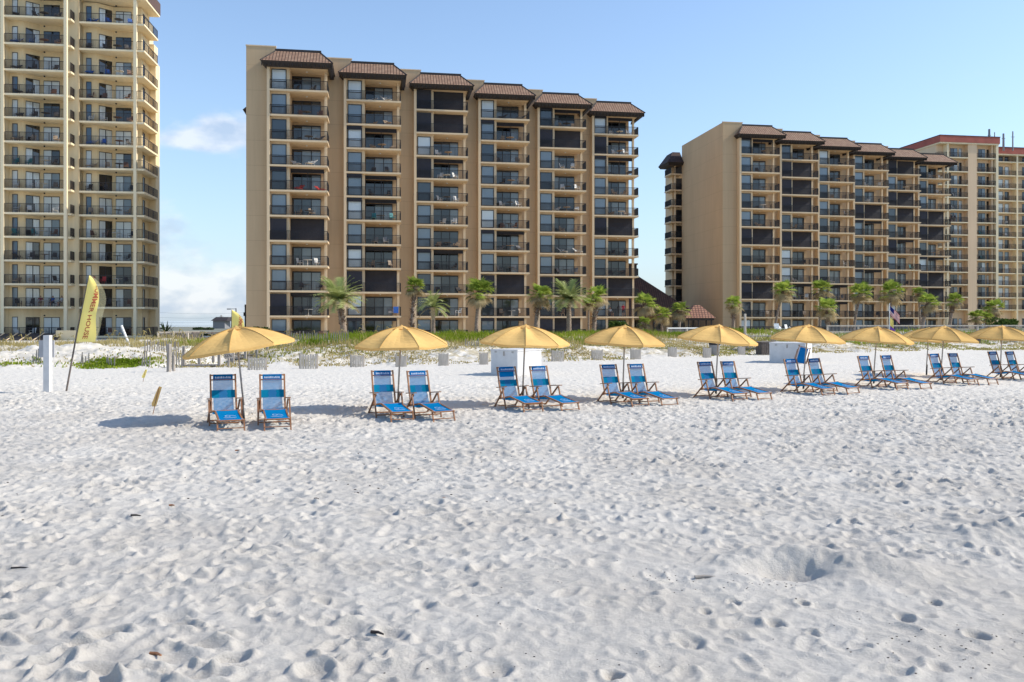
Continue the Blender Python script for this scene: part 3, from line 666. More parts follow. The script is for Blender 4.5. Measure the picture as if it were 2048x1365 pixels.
rail_fence('pool_fence', 'dark pool fence at the foot of the right block behind the fifth umbrella', PX(1480, 96), 96, PX(1660, 99), 99, 1.5, (1.5,), M['iron'], M['iron'], M['iron'], None, 2.4, .1)
rail_fence('pool_fence', 'white topped pool fence before the gazebo', PX(1335, 86), 86, PX(1412, 88), 88, 1.45, (1.45, .8), M['palewood'], M['white'], M['c_grey'], None, 2.0, .3)
rail_fence('wooden_fence', 'grey board fence with pale posts between the left tower and middle block', PX(316, 88), 88, PX(405, 92), 92, 1.0, (1.0,), M['palewood'], M['greywood'], M['greywood'], None, 1.7, -.2)
rail_fence('wooden_fence', 'dark lattice fence in the grass behind the pool canopy', PX(385, 84), 84, PX(500, 88), 88, 1.0, (1.0, .5), M['darkwood'], M['darkwood'], None, None, 1.6, 0)

# ------------------------------------------------------------------ palms
def frond_fan(mb, base, d, L, n, mi, droop, spread=1.1):
    """palmetto leaf: a short stalk then splayed blades"""
    d = d.normalized(); side = d.cross(Vector((0, 0, 1)));
    if side.length < .05: side = Vector((1, 0, 0))
    side.normalize(); up = side.cross(d).normalized()
    hub = base + d * L * .45 + Vector((0, 0, -droop * .1 * L))
    mb.quad([base + side * .012, base - side * .012, hub - side * .012, hub + side * .012], mi)
    for i in range(n):
        a = (i / (n - 1) - .5) * 2 * spread; dd = (d * math.cos(a) + side * math.sin(a)); l = L * .62 * (1 - .25 * abs(a) / spread) * random.uniform(.85, 1.1)
        mid = hub + dd * l * .55 + up * .03; tip = hub + dd * l + Vector((0, 0, -droop * l * .5 * random.uniform(.5, 1.3))); wv = (side * math.cos(a) - d * math.sin(a)) * .026 * L
        mb.quad([hub, mid + wv, mid - wv], mi); mb.quad([mid + wv, tip, mid - wv], mi)
def frond_pin(mb, base, d, L, mi, droop):
    pts = []; p = Vector(base); v = d.normalized(); n = 9
    for i in range(n + 1): pts.append(p.copy()); p = p + v * (L / n); v = (v + Vector((0, 0, -droop / n))).normalized()
    for i in range(1, n + 1):
        c = pts[i]; t = (pts[i] - pts[i - 1]).normalized(); s = t.cross(Vector((0, 0, 1)))
        if s.length < .05: s = Vector((1, 0, 0))
        s.normalize(); ll = L * .24 * (1 - .75 * abs(i / n - .4))
        for sg in (-1, 1):
            for k in range(2):
                o = c - t * (L / n) * .5 * k; tip = o + s * sg * ll + t * ll * .6 + Vector((0, 0, random.uniform(-.25, .12) * ll))
                mb.quad([o + t * .05 * L * .4, tip, o - t * .05 * L * .4], mi)
        mb.quad([pts[i - 1] + s * .02, pts[i - 1] - s * .02, pts[i] - s * .015, pts[i] + s * .015], mi)
def crown_sabal(seed, n=66):
    random.seed(seed); mb = MB()
    for i in range(n):
        e = random.uniform(-1.0, 1.35); a = i * 2.4 + random.uniform(-.3, .3); d = Vector((math.cos(a) * math.cos(e), math.sin(a) * math.cos(e), math.sin(e)))
        frond_fan(mb, Vector((0, 0, random.uniform(-.1, .1))), d, random.uniform(.72, 1.2), 14, 1 if e < -.3 or (e < .25 and random.random() < .5) else 0, random.uniform(.3, .9))
    return mb.mesh('crown', [M['frond'], M['frond_dead']])
def crown_date(seed, n=84, dr=1.0):
    random.seed(seed); mb = MB()
    for i in range(n):
        e = random.uniform(-.25, 1.4); a = i * 2.4 + random.uniform(-.3, .3); d = Vector((math.cos(a) * math.cos(e), math.sin(a) * math.cos(e), math.sin(e)))
        frond_pin(mb, Vector((0, 0, 0)), d, random.uniform(.95, 1.2), 1 if e < .15 and random.random() < .6 else 0, random.uniform(.7, 1.5) * dr)
    return mb.mesh('crown', [M['frond_d'], M['frond_dead']])
SAB = [crown_sabal(i) for i in (1, 2, 3)]; DAT = [crown_date(4), crown_date(5, 40, 1.5)]
def trunk_mesh(dx, dy, h, r0, r1, boots):
    mb = MB(); n = 16; pts = []; rad = []
    for i in range(n + 1):
        t = i / n; pts.append((dx * t**1.6, dy * t, h * t)); rad.append((r0 * (1 - t) + r1 * t) * (1 + .12 * (i % 2)) * (1.35 if i == 0 else 1))
    mb.tube(pts, rad, 9, 0)
    if boots:
        k = int(h * 26)
        for j in range(k):
            t = random.uniform(boots, 1.0); a = random.uniform(0, 6.28); r = (r0 * (1 - t) + r1 * t); c = Vector((dx * t**1.6, dy * t, h * t)); o = Vector((math.cos(a), math.sin(a), 0)); s = Vector((-math.sin(a), math.cos(a), 0))
            mb.quad([c + o * r * .7 + s * .07, c + o * r * .7 - s * .07, c + o * (r + .20) - s * .04 + Vector((0, 0, .24)), c + o * (r + .20) + s * .04 + Vector((0, 0, .24))], 1)
    return mb.mesh('trunk', [M['bark'], M['boot']], True)
def palm(px, py, rpx, bx, Z, kind, label, boots=.45, rad=.19, grp='palms in front of the blocks'):
    rpx *= 1.35 if kind == 'd' else 1.25; rad *= .78
    X0, X1 = PX(bx, Z), PX(px, Z); g = gz(X0, Z); zc = PZ(py + rpx * .25, Z); r = rpx * Z / F
    t = thing('palm_tree', label, 'palm tree', (X0, Z, g - .1), 0, grp)
    link('trunk', trunk_mesh(X1 - X0, 0, zc - g + .1, rad * 1.15, rad * .95, boots), t)
    cm = (SAB[hash(label) % 1 + int(px) % 3] if kind == 's' else DAT[0 if kind == 'd' else 1])
    c = link('crown', cm, t, (X1 - X0, 0, zc - g + .1)); c.scale = (r, r, r * (1.0 if kind == 's' else .95)); c.rotation_euler = (random.uniform(-.08, .08), random.uniform(-.08, .08), random.uniform(0, 6))
    return t
random.seed(31)
PALMS = [
 (676,588,37,689,78,'d','bushy date palm with a drooping crown between first and second roof bays',.35,.33),
 (830,568,21,823,80,'s','tallest slim palm, narrow green crown over a rough brown trunk',.15,.2),
 (866,606,29,867,76,'e','short feathery palm just right of the tallest slim palm',0,.2),
 (959,576,29,952,80,'s','full round palm with brown skirt rising behind gap of second and third umbrellas',.75,.2),
 (1081,584,23,1070,80,'s','leaning palm with shaggy trunk right of the third umbrella top',.45,.22),
 (1137,588,31,1138,78,'d','spreading feathery palm with a bare pale trunk near the middle block end',.7,.25),
 (1194,586,23,1187,82,'s','shaggy trunked palm touching the last bay of the middle block',.2,.25),
 (1177,604,12,1177,80,'s','thin small palm squeezed between two bigger palms',.9,.1),
 (1290,602,22,1283,95,'s','thick leafy palm at the right corner of the middle block',.4,.22),
 (1289,642,13,1290,88,'s','dwarf palm at the foot of the corner palm',.3,.15),
 (1360,615,17,1358,88,'s','neat round palm on a bare trunk in front of the clubhouse roof',.85,.17),
 (1324,625,17,1324,118,'s','dark palm in the shade of the clubhouse',.5,.2),
 (1468,603,17,1466,100,'s','palm before the blank corner of the right block',.5,.22),
 (1567,575,20,1549,108,'s','palm on a curved leaning trunk, first bay of right block',.85,.17),
 (1643,573,20,1639,110,'s','upper palm of the stacked pair in the right block second bay',.7,.2),
 (1654,610,21,1656,102,'s','lower shaggy palm of the stacked pair, right block second bay',.3,.28),
 (1722,580,22,1707,108,'s','palm leaning right before the third bay of the right block',.8,.18),
 (1783,578,23,1779,110,'s','broad palm directly above the flagpole',.8,.18),
 (1837,583,13,1841,114,'s','small crown palm peeping over the leaning palm at right block end',.8,.16),
 (1857,600,19,1843,102,'s','leaning thick trunk palm near the right block end',.5,.26),
 (1909,597,16,1898,108,'s','leaning palm between the right block and the far tower',.6,.24),
 (1989,611,18,1990,120,'s','flat topped palm with dark skirt by the far tower',.3,.3),
 (1952,630,15,1952,112,'s','low palm left of the flat topped palm',.4,.22),
 (1973,632,13,1972,114,'s','low dark palm touching the flat topped palm',.4,.2)]
for p in PALMS: palm(*p[:7], boots=p[7], rad=p[8])

def bush(px, py, wpx, hpx, Z, label, m='bush', name='shrub', n=900, leafs=.16):
    X = PX(px, Z); g = gz(X, Z); rx = wpx * Z / F; h = PZ(py - hpx, Z) - g
    mb = MB(); random.seed(int(px))
    blobs = [(random.uniform(-.75, .75) * rx, random.uniform(-.4, .4) * rx, random.uniform(.35, .8) * h, random.uniform(.28, .5)) for _ in range(9)]
    for i in range(n):
        bx_, by_, bz, br = random.choice(blobs); v = Vector((random.gauss(0, 1), random.gauss(0, 1), random.gauss(0, 1))).normalized() * random.uniform(.6, 1.05)
        c = Vector((bx_ + v.x * br * rx, by_ + v.y * br * rx, max(.03, bz + v.z * br * h * .7)))
        a = Vector((random.gauss(0, 1), random.gauss(0, 1), random.gauss(0, .6))).normalized() * leafs; b_ = v.cross(a).normalized() * leafs * .5
        mb.quad([c - a, c + b_, c + a, c - b_])
    st = MB()
    for i in range(6): st.tube([(0, 0, 0), (random.uniform(-.5, .5) * rx, random.uniform(-.3, .3) * rx, h * .6)], [.05, .02], 5)
    t = thing(name, label, 'shrub', (X, Z, g)); link('foliage', mb.mesh('foliage', M[m]), t); link('stem', st.mesh('stem', M['bark']), t)
bush(520, 668, 20, 14, 84, 'dark flowering shrub at the left foot of the middle block')
bush(1235, 668, 19, 26, 86, 'broad leafed shrub in front of the last bay of the middle block')
bush(2012, 662, 30, 24, 104, 'big rounded shrub at the right edge under the far tower', n=1600)
bush(405, 672, 20, 16, 170, 'far dark rounded shrub left of the first umbrella top', 'farbush', n=700, leafs=.3)
ag = MB(); random.seed(3)
for i in range(34):
    a = random.uniform(0, 6.28); e = random.uniform(.15, 1.2); d = Vector((math.cos(a) * math.cos(e), math.sin(a) * math.cos(e) * .6, math.sin(e))); s = Vector((-math.sin(a), math.cos(a), 0)) * .09; ag.quad([s, -s, d * 1.3 - s * .7, d * 1.3 + s * .7]); ag.quad([d * 1.3 - s * .7, d * 2.1, d * 1.3 + s * .7])
o = link('agave_plant', ag.mesh('agave_plant', M['farbush']), None, (PX(331, 125), 125, .3)); tag(o, 'dark spiky plant beside the left tower', 'plant')

# ------------------------------------------------------------------ grass and dune plants (uncountable)
def blades(name, label, pts, hh, ww, m, lean=.5, per=1, tagname='stuff'):
    """pts Nx2; each a curved two-quad blade"""
    n = len(pts); g = np.random.default_rng(len(pts)); x, y = pts[:, 0], pts[:, 1]; z = H(x, y, False)
    h = hh * g.uniform(.5, 1.25, n) if np.isscalar(hh) else hh; a = g.uniform(0, 2 * np.pi, n); l = lean * g.uniform(.1, 1, n) * h
    bx, by = np.cos(a + 1.57) * ww, np.sin(a + 1.57) * ww * .5
    P = np.zeros((n, 5, 3))
    P[:, 0] = np.stack([x - bx, y - by, z - .05], 1); P[:, 1] = np.stack([x + bx, y + by, z - .05], 1)
    mx, my = x + np.cos(a) * l * .35, y + np.sin(a) * l * .35
    P[:, 2] = np.stack([mx + bx * .8, my + by * .8, z + h * .6], 1); P[:, 3] = np.stack([mx - bx * .8, my - by * .8, z + h * .6], 1)
    P[:, 4] = np.stack([x + np.cos(a) * l, y + np.sin(a) * l, z + h * (1 - .25 * lean)], 1)
    k = np.arange(n)[:, None] * 5
    me = bpy.data.meshes.new(name); me.vertices.add(n * 5); me.vertices.foreach_set('co', P.reshape(-1).astype(np.float32))
    q = (k + np.array([[0, 1, 2, 3, 3, 2, 4]])).reshape(-1).astype(np.int32)
    me.loops.add(n * 7); me.loops.foreach_set('vertex_index', q)
    me.polygons.add(n * 2); ls = (np.arange(n)[:, None] * 7 + np.array([[0, 4]])).reshape(-1).astype(np.int32)
    me.polygons.foreach_set('loop_start', ls); me.update(calc_edges=True); me.materials.append(M[m])
    return tag(link(name, me), label, None, None, 'stuff')
def scatter(n, fn, x0=-45, x1=75, ylo=-1, yhi=30, seed=1, beyond=None):
    g = np.random.default_rng(seed); x = g.uniform(x0, x1, n); d = g.uniform(ylo, yhi, n); y = np.interp(x, TX, TY) + d
    p = fn(x, y, d); k = g.uniform(0, 1, n) < p; k &= np.abs(x) < .72 * y + 3
    return np.stack([x[k], y[k]], 1)
big = lambda x, y: samp(BIG, .10, x, y, .9)
def f_green(x, y, d):                                   # thick green band in front of the middle block
    a = ss((x + 24) / 6) * (1 - ss((x - 16) / 8)); return a * ss((d - 13.5 + 3 * big(x, y)) / 5) * (.6 + .4 * samp(BIG, .07, x, y, 1.7))
blades('dune_grass', 'tall green grass along the dune crest', scatter(90000, f_green, -30, 30, 8, 30, 2), .60, .018, 'grass', .7)
blades('dune_plants', 'bright broad leafed plants in the dune grass', scatter(24000, lambda x, y, d: f_green(x, y, d) * (samp(BIG, .06, x, y, .3) > .2), -30, 30, 10, 30, 14), .5, .06, 'grass', 1.0)
def f_dry(x, y, d): return (ss((x + 20) / 5) * (1 - ss((x - 24) / 8))) * ss((d - 8 + 2 * big(x, y)) / 3) * (1 - .7 * ss((d - 15) / 4)) * .9 + .2 * ss((d - 10) / 4)
blades('dry_grass', 'straw coloured grass on the seaward edge of the dune', scatter(70000, f_dry, -48, 75, 5, 30, 3), .42, .018, 'grass_dry', .8)
def f_face(x, y, d): return (1 - .93 * ss((-x - 15) / 3)) * (big(x, y) > .25) * .55 * ss(d / 2) * (1 - ss((d - 14) / 5))
blades('beach_creeper', 'low yellow green plants scattered on the dune face', scatter(100000, f_face, -45, 75, .5, 16, 4), .15, .035, 'dune_mix', 1.6)
def f_face2(x, y, d): return (1 - .8 * ss((-x - 16) / 4)) * (samp(BIG, .07, x, y, 2.2) > -.1) * .6 * ss(d / 1.5) * (1 - ss((d - 13) / 5))
blades('beach_vines', 'green creeping patch on the dune below the left tower', scatter(60000, lambda x, y, d: np.exp(-((x + 19.0 + .0 * y) / 1.1)**2 - ((d - 2.6) / 1.1)**2) * .95 + .5 * np.exp(-((x + 22.9) / .5)**2 - ((d - 2.2) / .8)**2), -30, -12, -.5, 6, 17), .17, .035, 'grass', 1.2)
blades('dry_litter', 'dry straw litter scattered on the dune face', scatter(190000, f_face2, -45, 75, .3, 16, 5), .12, .028, 'grass_dry', 2.2)
def f_right(x, y, d): return ss((x - 18) / 6) * (ss((d - 5 + 2 * big(x, y)) / 3)) * .8
blades('back_dune_grass', 'olive grass on the dune at the right', scatter(30000, f_right, 15, 80, 3, 30, 6), .40, .025, 'grass', .9)
def f_left(x, y, d): return (1 - ss((x + 18) / 5)) * ss((d - 12 + 2 * big(x, y)) / 3) * .8
blades('left_dune_grass', 'sparse golden grass along the left dune crest', scatter(26000, f_left, -48, -12, 7, 28, 8), .42, .018, 'grass_dry', .8)
pt = scatter(420, lambda x, y, d: (1 - ss((x + 12) / 9)) * .9 + .05, -46, 45, 10, 20, 12)
g_ = MB(); random.seed(5)
for x, y in pt:
    z = gz(x, y); a = random.uniform(-.6, .6); h = random.uniform(.65, 1.25); s = random.choice((-1, 1)); q = [(x, y, z), (x + .05 * s, y, z + h * .7), (x + .16 * s, y + a * .1, z + h), (x + .32 * s, y + a * .2, z + h * .92)]
    g_.tube(q[:2], .008, 3); g_.tube(q[1:], [.012, .035, .02], 4)
tag(link('sea_oats', g_.mesh('sea_oats', M['grass_dry'])), 'golden seed heads of sea oats nodding over the dune', None, None, 'stuff')

# ------------------------------------------------------------------ sand fences and posts
def fence_panel(px0, px1, py0, py1, label, rz=0.0, m='palewood', up=0.0):
    Z = GZ(py1); xa, xb = PX(px0, Z), PX(px1, Z); x = (xa + xb) / 2; L = (xb - xa) / max(.5, math.cos(rz)); h = (py1 - py0) * Z / F
    t = thing('sand_fence', label, 'sand fence', (x, Z, gz(x, Z) - .05), rz, 'slatted sand fence panels along the dune'); n = max(6, int(L / .11)); mb = MB()
    random.seed(int(px0))
    for i in range(n):
        xx = -L / 2 + L * (i + .5) / n; d = random.uniform(-.03, .03); mb.box(xx - .043, xx + .043, -.012 + d * .3, .006 + d * .3, 0, h * random.uniform(.95, 1.02))
    link('slats', mb.mesh('slats', M[m]), t); wv = MB()
    for z in (.25, .55, .85): wv.box(-L / 2, L / 2, .012, .022, h * z - .006, h * z + .006)
    link('wire', wv.mesh('wire', M['steel']), t)
    pm = MB(); pm.tube([(0, .05, -.2), (0, .05, h * 1.04)], .035, 7); me = pm.mesh('post', M['greywood'])
    link('post', me, t, (-L / 2, 0, 0)); link('post', me, t, (L / 2, 0, 0))
for i, q in enumerate([(496,532,712,739,'slatted panel just left above the second lounger'),(599,634,706,737,'slatted panel in the gap right of the first umbrella'),(701,727,708,734,'slatted panel at left tip of the second umbrella'),
    (792,812,709,733,'slatted panel behind the second umbrella pole'),(878,896,705,731,'slatted panel at right tip of the second umbrella'),(960,975,704,729,'slatted panel just left of the nearer white box'),
    (1104,1127,700,723,'slatted panel right of the nearer white box'),(1184,1205,699,721,'slatted panel at left of the fourth umbrella pole'),(1262,1281,697,719,'slatted panel just right of the fourth umbrella pole'),
    (1337,1353,695,716,'slatted panel between fourth and fifth umbrellas'),(1407,1422,694,716,'slatted panel just left of the grey bin'),(1477,1490,694,712,'slatted panel right of the fifth umbrella pole'),
    (1951,1961,684,696,'dark slatted panel right of the eighth umbrella'),(2022,2035,682,695,'slatted panel behind the last umbrella')]):
    fence_panel(*q[:4], q[4], m='darkwood' if i == 12 else 'palewood')
def post_at(px, py0, py1, r, label, lean=0, m='greywood', name='wooden_post', Z=None):
    Z = Z or GZ(py1); x = PX(px, Z); h = (py1 - py0) * Z / F; mb = MB(); mb.tube([(0, 0, -.3), (0, 0, h - .01), (0, 0, h)], [r, r * .95, r * .8], 8)
    o = link(name, mb.mesh(name, M[m]), None, (x, Z, gz(x, Z))); o.rotation_euler = (0, lean, 0); return tag(o, label, 'post')
post_at(338, 688, 744, .10, 'tall weathered post beside the beach path, left of the first umbrella')
post_at(347.5, 711, 742, .07, 'short grey post just right of the tall path post')
post_at(1490, 640, 705, .09, 'pale post standing behind the sixth umbrella gap', Z=62, m='palewood')
o = post_at(258, 661, 702, .08, 'pale leaning post on the dune before the left tower', -.38, 'white', Z=56)
for x0, y0, y1, lb in ((75, 706, 737, 'stub of slatted fence left of the white sign post'), (170, 700, 731, 'broken fence pickets below the yellow flag'), (222, 700, 728, 'broken fence pickets on the dune, right of the yellow flag'), (292, 700, 733, 'tilted broken pickets left of the tall path post')):
    Z = GZ(742) + 3; X = PX(x0, Z); h = (y1 - y0) * Z / F; t = thing('sand_fence', lb, 'sand fence', (X, Z, gz(X, Z) - .05), 0, 'broken sand fence pieces'); mb = MB(); random.seed(x0)
    for i in range(4): a = -.2 + .12 * i; l = random.uniform(-.06, .06); mb.bar((a, 0, 0), (a + l, random.uniform(-.1, .1), h * random.uniform(.6, 1.05)), .05, .02)
    link('slats', mb.mesh('slats', M['greywood']), t)
def wave_fence(px0, px1, Z0, Z1, h, label):
    mb = MB(); n = max(7, int(abs(px1 - px0) * Z0 / F / .13)); t = thing('sand_fence', label, 'sand fence', (0, 0, 0))
    for i in range(n):
        s = i / n; Z = Z0 + (Z1 - Z0) * s; x = PX(px0 + (px1 - px0) * s, Z); z = gz(x, Z); random.seed(i + px0); l = random.uniform(-.05, .05); mb.bar((x, Z, z), (x + l, Z, z + h * random.uniform(.85, 1.05)), .05, .02)
    link('slats', mb.mesh('slats', M['greywood']), t)
wave_fence(290, 362, 46, 47, .62, 'curving line of thin pickets running over the left dune')
wave_fence(560, 660, 52, 53, .95, 'long picket line half sunk in grass right of the first umbrella')
wave_fence(662, 700, 53.5, 53, .95, 'short picket line in the grass left of the second umbrella')
wave_fence(930, 962, 52, 52, .8, 'white picket bundle in the grass between second and third umbrellas')
wave_fence(340, 372, 38, 41, .8, 'pickets along the left side of the beach path')
# beach path boardwalk
bw = thing('boardwalk', 'grey plank boardwalk leading up through the dune behind the first umbrella', 'boardwalk', (PX(400, 40.5), 40.5, 0)); mb = MB()
zb0 = gz(PX(400, 40.5), 40.5)
for i in range(34): z = gz(PX(400, 40.5), 40.5 + i * .3) - zb0 + .03; mb.box(-.75, .75, i * .3, i * .3 + .27, z, z + .05)
link('planks', mb.mesh('planks', M['greywood']), bw)
pm = MB(); pm.box(-.06, .06, -.06, .06, -.2, .95); pmm = pm.mesh('post', M['greywood'])
for i in range(5):
    for sx in (-.85, .85): link('post', pmm, bw, (sx, .2 + 2 * i, .02 + .09 * i))
sg = thing('path_sign', 'small sign board on a stub post under the first umbrella', 'sign', (PX(457, 40.5), 40.5, gz(PX(457, 40.5), 40.5)))
mb = MB(); mb.box(-.04, .04, -.04, .04, -.1, .66); link('post', mb.mesh('post', M['greywood']), sg); mb = MB(); mb.box(-.2, .2, -.06, -.04, .42, .66); link('board', mb.mesh('board', M['palewood']), sg)
NUMBER_SIGN = sg
# bin, crate, bench
bn = thing('trash_bin', 'grey plastic trash bin with a dark liner behind the fifth umbrella pole', 'bin', (PX(1429, 52.0), 52.0, gz(PX(1429, 52.0), 52.0)))
mb = MB(); mb.lathe([(.0, 0), (.28, 0), (.33, .72), (.33, .74), (.30, .74), (.27, .1)], 16); link('body', mb.mesh('body', M['c_grey'], True), bn); mb = MB(); mb.lathe([(.34, .64), (.36, .70), (.34, .77), (.29, .77), (.26, .5)], 16); link('liner', mb.mesh('liner', M['iron'], True), bn)
cr = thing('slatted_crate', 'dark slatted wooden crate bin left of the farther white box', 'crate', (PX(1529, 54), 54, gz(PX(1529, 54), 54)), .2); mb = MB()
for i in range(7):
    a = -.36 + .12 * i
    for (sx, sy) in ((0, -.36), (0, .36)): mb.box(a - .045, a + .045, sy - .012, sy + .012, .02, .78)
    for (sx, sy) in ((-.38, 0), (.38, 0)): mb.box(sx - .012, sx + .012, a - .045, a + .045, .02, .78)
link('slats', mb.mesh('slats', M['darkwood']), cr); mb = MB(); mb.box(-.4, .4, -.4, .4, .78, .82); link('lid', mb.mesh('lid', M['darkwood']), cr)
bp_ = thing('picnic_bench', 'grey picnic bench and rail on the dune left of the farther white box', 'bench', (PX(1520, 58), 58, gz(PX(1520, 58), 58)), .1)
mb = MB(); mb.box(-1.1, 1.1, -.3, .3, .78, .84); link('tabletop', mb.mesh('tabletop', M['greywood']), bp_); mb = MB(); mb.box(-1.2, 1.0, -.85, -.6, .42, .47); link('seat', mb.mesh('seat', M['greywood']), bp_)
for sx in (-.95, .95):
    mb = MB(); mb.box(sx - .05, sx + .05, -.25, -.15, 0, .78); mb.box(sx - .05, sx + .05, .15, .25, 0, .78); mb.box(sx - .04, sx + .04, -.8, -.7, 0, .42); link('leg', mb.mesh('leg', M['greywood']), bp_)

# white storage boxes
def wbox(name, label, pxl, pxm, pxr, yb, h, rz, seam=True):
    Z = GZ(yb); x = PX(pxm, Z); c = math.cos(rz); wl = (pxm - pxl) * Z / F; wr = (pxr - pxm) * Z / F
    A = wl / max(.3, math.cos(rz) + math.sin(rz) * -.0); B = wr / max(.3, math.sin(rz))
    t = thing(name, label, 'storage box', (x, Z, 0), -rz, 'white beach storage boxes')     # near bottom edge at origin
    mb = MB(); mb.box(-A, 0, 0, B, 0, h - .05); link('body', mb.mesh('body', M['wpaint']), t)
    mb = MB(); mb.box(-A - .02, .02, -.02, B + .02, h - .05, h + .01); link('lid', mb.mesh('lid', M['wpaint']), t)
    return t, A, B
wb1, A1, B1 = wbox('storage_box', 'nearer white box behind the third umbrella, by its pole', 981, 1035, 1085, 752, 1.03, R(38))
wb2, A2, B2_ = wbox('storage_box', 'farther white box behind the sixth umbrella with a folded chair leaning on it', 1549, 1611, 1650, 727.5, 1.05, R(28))
for t, A in ((wb1, A1), (wb2, A2)):
    mb = MB(); mb.box(-A * .52, -A * .52 + .05, -.03, -.021, .78, .96); link('latch', mb.mesh('latch', M['greywood']), t)
    for q_ in (.18, .82): mb = MB(); mb.box(-A * q_ - .05, -A * q_ + .05, -.012, -.0005, .9, .975); link('hinge', mb.mesh('hinge', M['steel']), t)

# white sign post
sp = thing('sign_post', 'thick white post with a blank white board, at the left edge of the beach', 'sign', (PX(95.5, 25.8), 25.8, 0))
mb = MB(); mb.box(-.09, .09, -.09, .09, -.3, 1.76); link('post', mb.mesh('post', M['wpaint']), sp); mb = MB(); mb.box(-.33, .14, .10, .14, 1.08, 1.6); link('board', mb.mesh('board', mat('grey_board', (.42, .42, .44), .6, var=.06)), sp)

# feather flags
def text_mesh(body, size):
    cu = bpy.data.curves.new('tmp', 'FONT'); cu.body = body; cu.size = size; cu.resolution_u = 3; cu.offset = .012 * size * 1.5
    o = bpy.data.objects.new('tmp', cu); COL.objects.link(o); dg = bpy.context.evaluated_depsgraph_get(); me = bpy.data.meshes.new_from_object(o.evaluated_get(dg)); bpy.data.objects.remove(o); return me
tm_ = text_mesh('2276', .19); wmid = max(v.co.x for v in tm_.vertices) / 2
for v in tm_.vertices: v.co = (v.co.x - wmid, -.065, .47 + v.co.y)
tm_.materials.clear(); tm_.materials.append(M['dark']); link('number', tm_, NUMBER_SIGN)
def feather(px0, py0, ptx, pty, flag_bot, wid, label, Z=None, text=True, side=1, net=True):
    Z = Z or GZ(py0); h = (py0 - pty) * Z / F; dx = (ptx - px0) * Z / F; t = thing('feather_flag', label, 'flag', (PX(px0, Z), Z, PZ(py0, Z)), 0, 'yellow beach flags')
    mb = MB(); mb.tube([(0, 0, -.3), (dx * .5, 0, h * .5), (dx, 0, h)], [.03, .025, .012], 7); link('pole', mb.mesh('pole', M['darkwood']), t)
    zb = (py0 - flag_bot) * Z / F; n = 24; fl = MB(); rows = []
    def edge(s):  # s 0 bottom..1 top on pole
        z = zb + (h - zb) * s; tt = z / h; return (dx * tt, z)
    def wd(s): return wid * (1 - s**4.0) ** .9 * (.92 + .08 * math.cos(6 * s))
    def surf(s, u):
        x, z = edge(s); w_ = wd(s); return Vector((x + side * w_ * u, .06 * math.sin(5 * s + 3.2 * u) * u + .03 * math.sin(13 * s) * u, z - .02 * u * math.sin(9 * s)))
    m_ = 8
    for i in range(n + 1):
        for j in range(m_ + 1): fl.v.append(tuple(surf(i / n, j / m_)))
    for i in range(n):
        for j in range(m_): a = i * (m_ + 1) + j; fl.f.append((a, a + 1, a + m_ + 2, a + m_ + 1)); fl.m.append(0); fl.uv.append([(0, 0)] * 4)
    link('cloth', fl.mesh('cloth', M['flag'], True), t)
    if net:
        nt_ = MB()
        for i in range(n + 1):
            s = i / n; x, z = edge(s); w_ = wd(s); ex = (.30 * math.sin(math.pi * min(1, max(0, (s - .12) / .88)))**.7) * wid
            nt_.v.append(tuple(surf(s, 1.0))); q = surf(s, 1.0); nt_.v.append((q.x + side * ex, q.y + .08, q.z - .1 * ex))
        for i in range(n): nt_.f.append((2*i, 2*i+1, 2*i+3, 2*i+2)); nt_.m.append(0); nt_.uv.append([(0, 0)] * 4)
        link('net_edge', nt_.mesh('net_edge', M['flag_net'], True), t)
    if text:
        word = text if isinstance(text, str) else 'SUMMER HOUSE'
        L = h - zb; tm = text_mesh(word, 1.0); xs = [v.co.x for v in tm.vertices]; ys = [v.co.y for v in tm.vertices]; W0 = max(xs) - min(xs); H0 = max(ys) - min(ys)
        for v in tm.vertices:      # run down the cloth, letters lying on their side
            a = (v.co.x - min(xs)) / W0; c = (v.co.y - min(ys)) / H0; s = .865 - .82 * a; tw = .24 * wid; u = (.60 * wid * (1 - .28 * a) - tw / 2 + tw * c) / max(.12, wd(s)); q = surf(s, min(.97, max(.03, u))); v.co = (q.x, q.y - .012, q.z)
        tm.materials.clear(); tm.materials.append(M['red_print']); link('lettering', tm, t)
    return t
feather(129, 784, 178, 551, 684, .62, 'tall yellow feather flag with red sideways lettering, leaning right, by the white post')
feather(461, 709, 463.5, 620, 690, .9, 'yellow feather flag showing behind the first umbrella top', Z=45, net=False)
def small_flag(px0, py0, px1, py1, label, Z, m='canvas'):
    t = thing('marker_flag', label, 'flag', (PX(px0, Z), Z, gz(PX(px0, Z), Z)), 0, 'small yellow marker flags'); dx = (px1 - px0) * Z / F; h = (py0 - py1) * Z / F
    mb = MB(); mb.tube([(0, 0, -.1), (dx, 0, h)], .009, 5); link('stake', mb.mesh('stake', M['wood']), t)
    mb = MB(); a, b_ = Vector((dx * .28, 0, h * .28)), Vector((dx, 0, h)); mb.quad([a + Vector((-.05, .01, 0)), a + Vector((.06, -.02, .01)), b_ + Vector((.06, .02, 0)), b_ + Vector((.0, 0, .02))]); mb.quad([a + Vector((-.05, .014, 0)), b_ + Vector((.0, .004, .02)), b_ + Vector((-.05, .03, -.05)), a + Vector((-.07, .03, .06))]); link('cloth', mb.mesh('cloth', M[m]), t)
small_flag(304, 830, 318, 776, 'small orange marker flag on a thin stake, nearer one', GZ(830)); small_flag(285, 762, 291, 739, 'small yellow marker flag on a thin stake, farther one', GZ(762), 'flag')

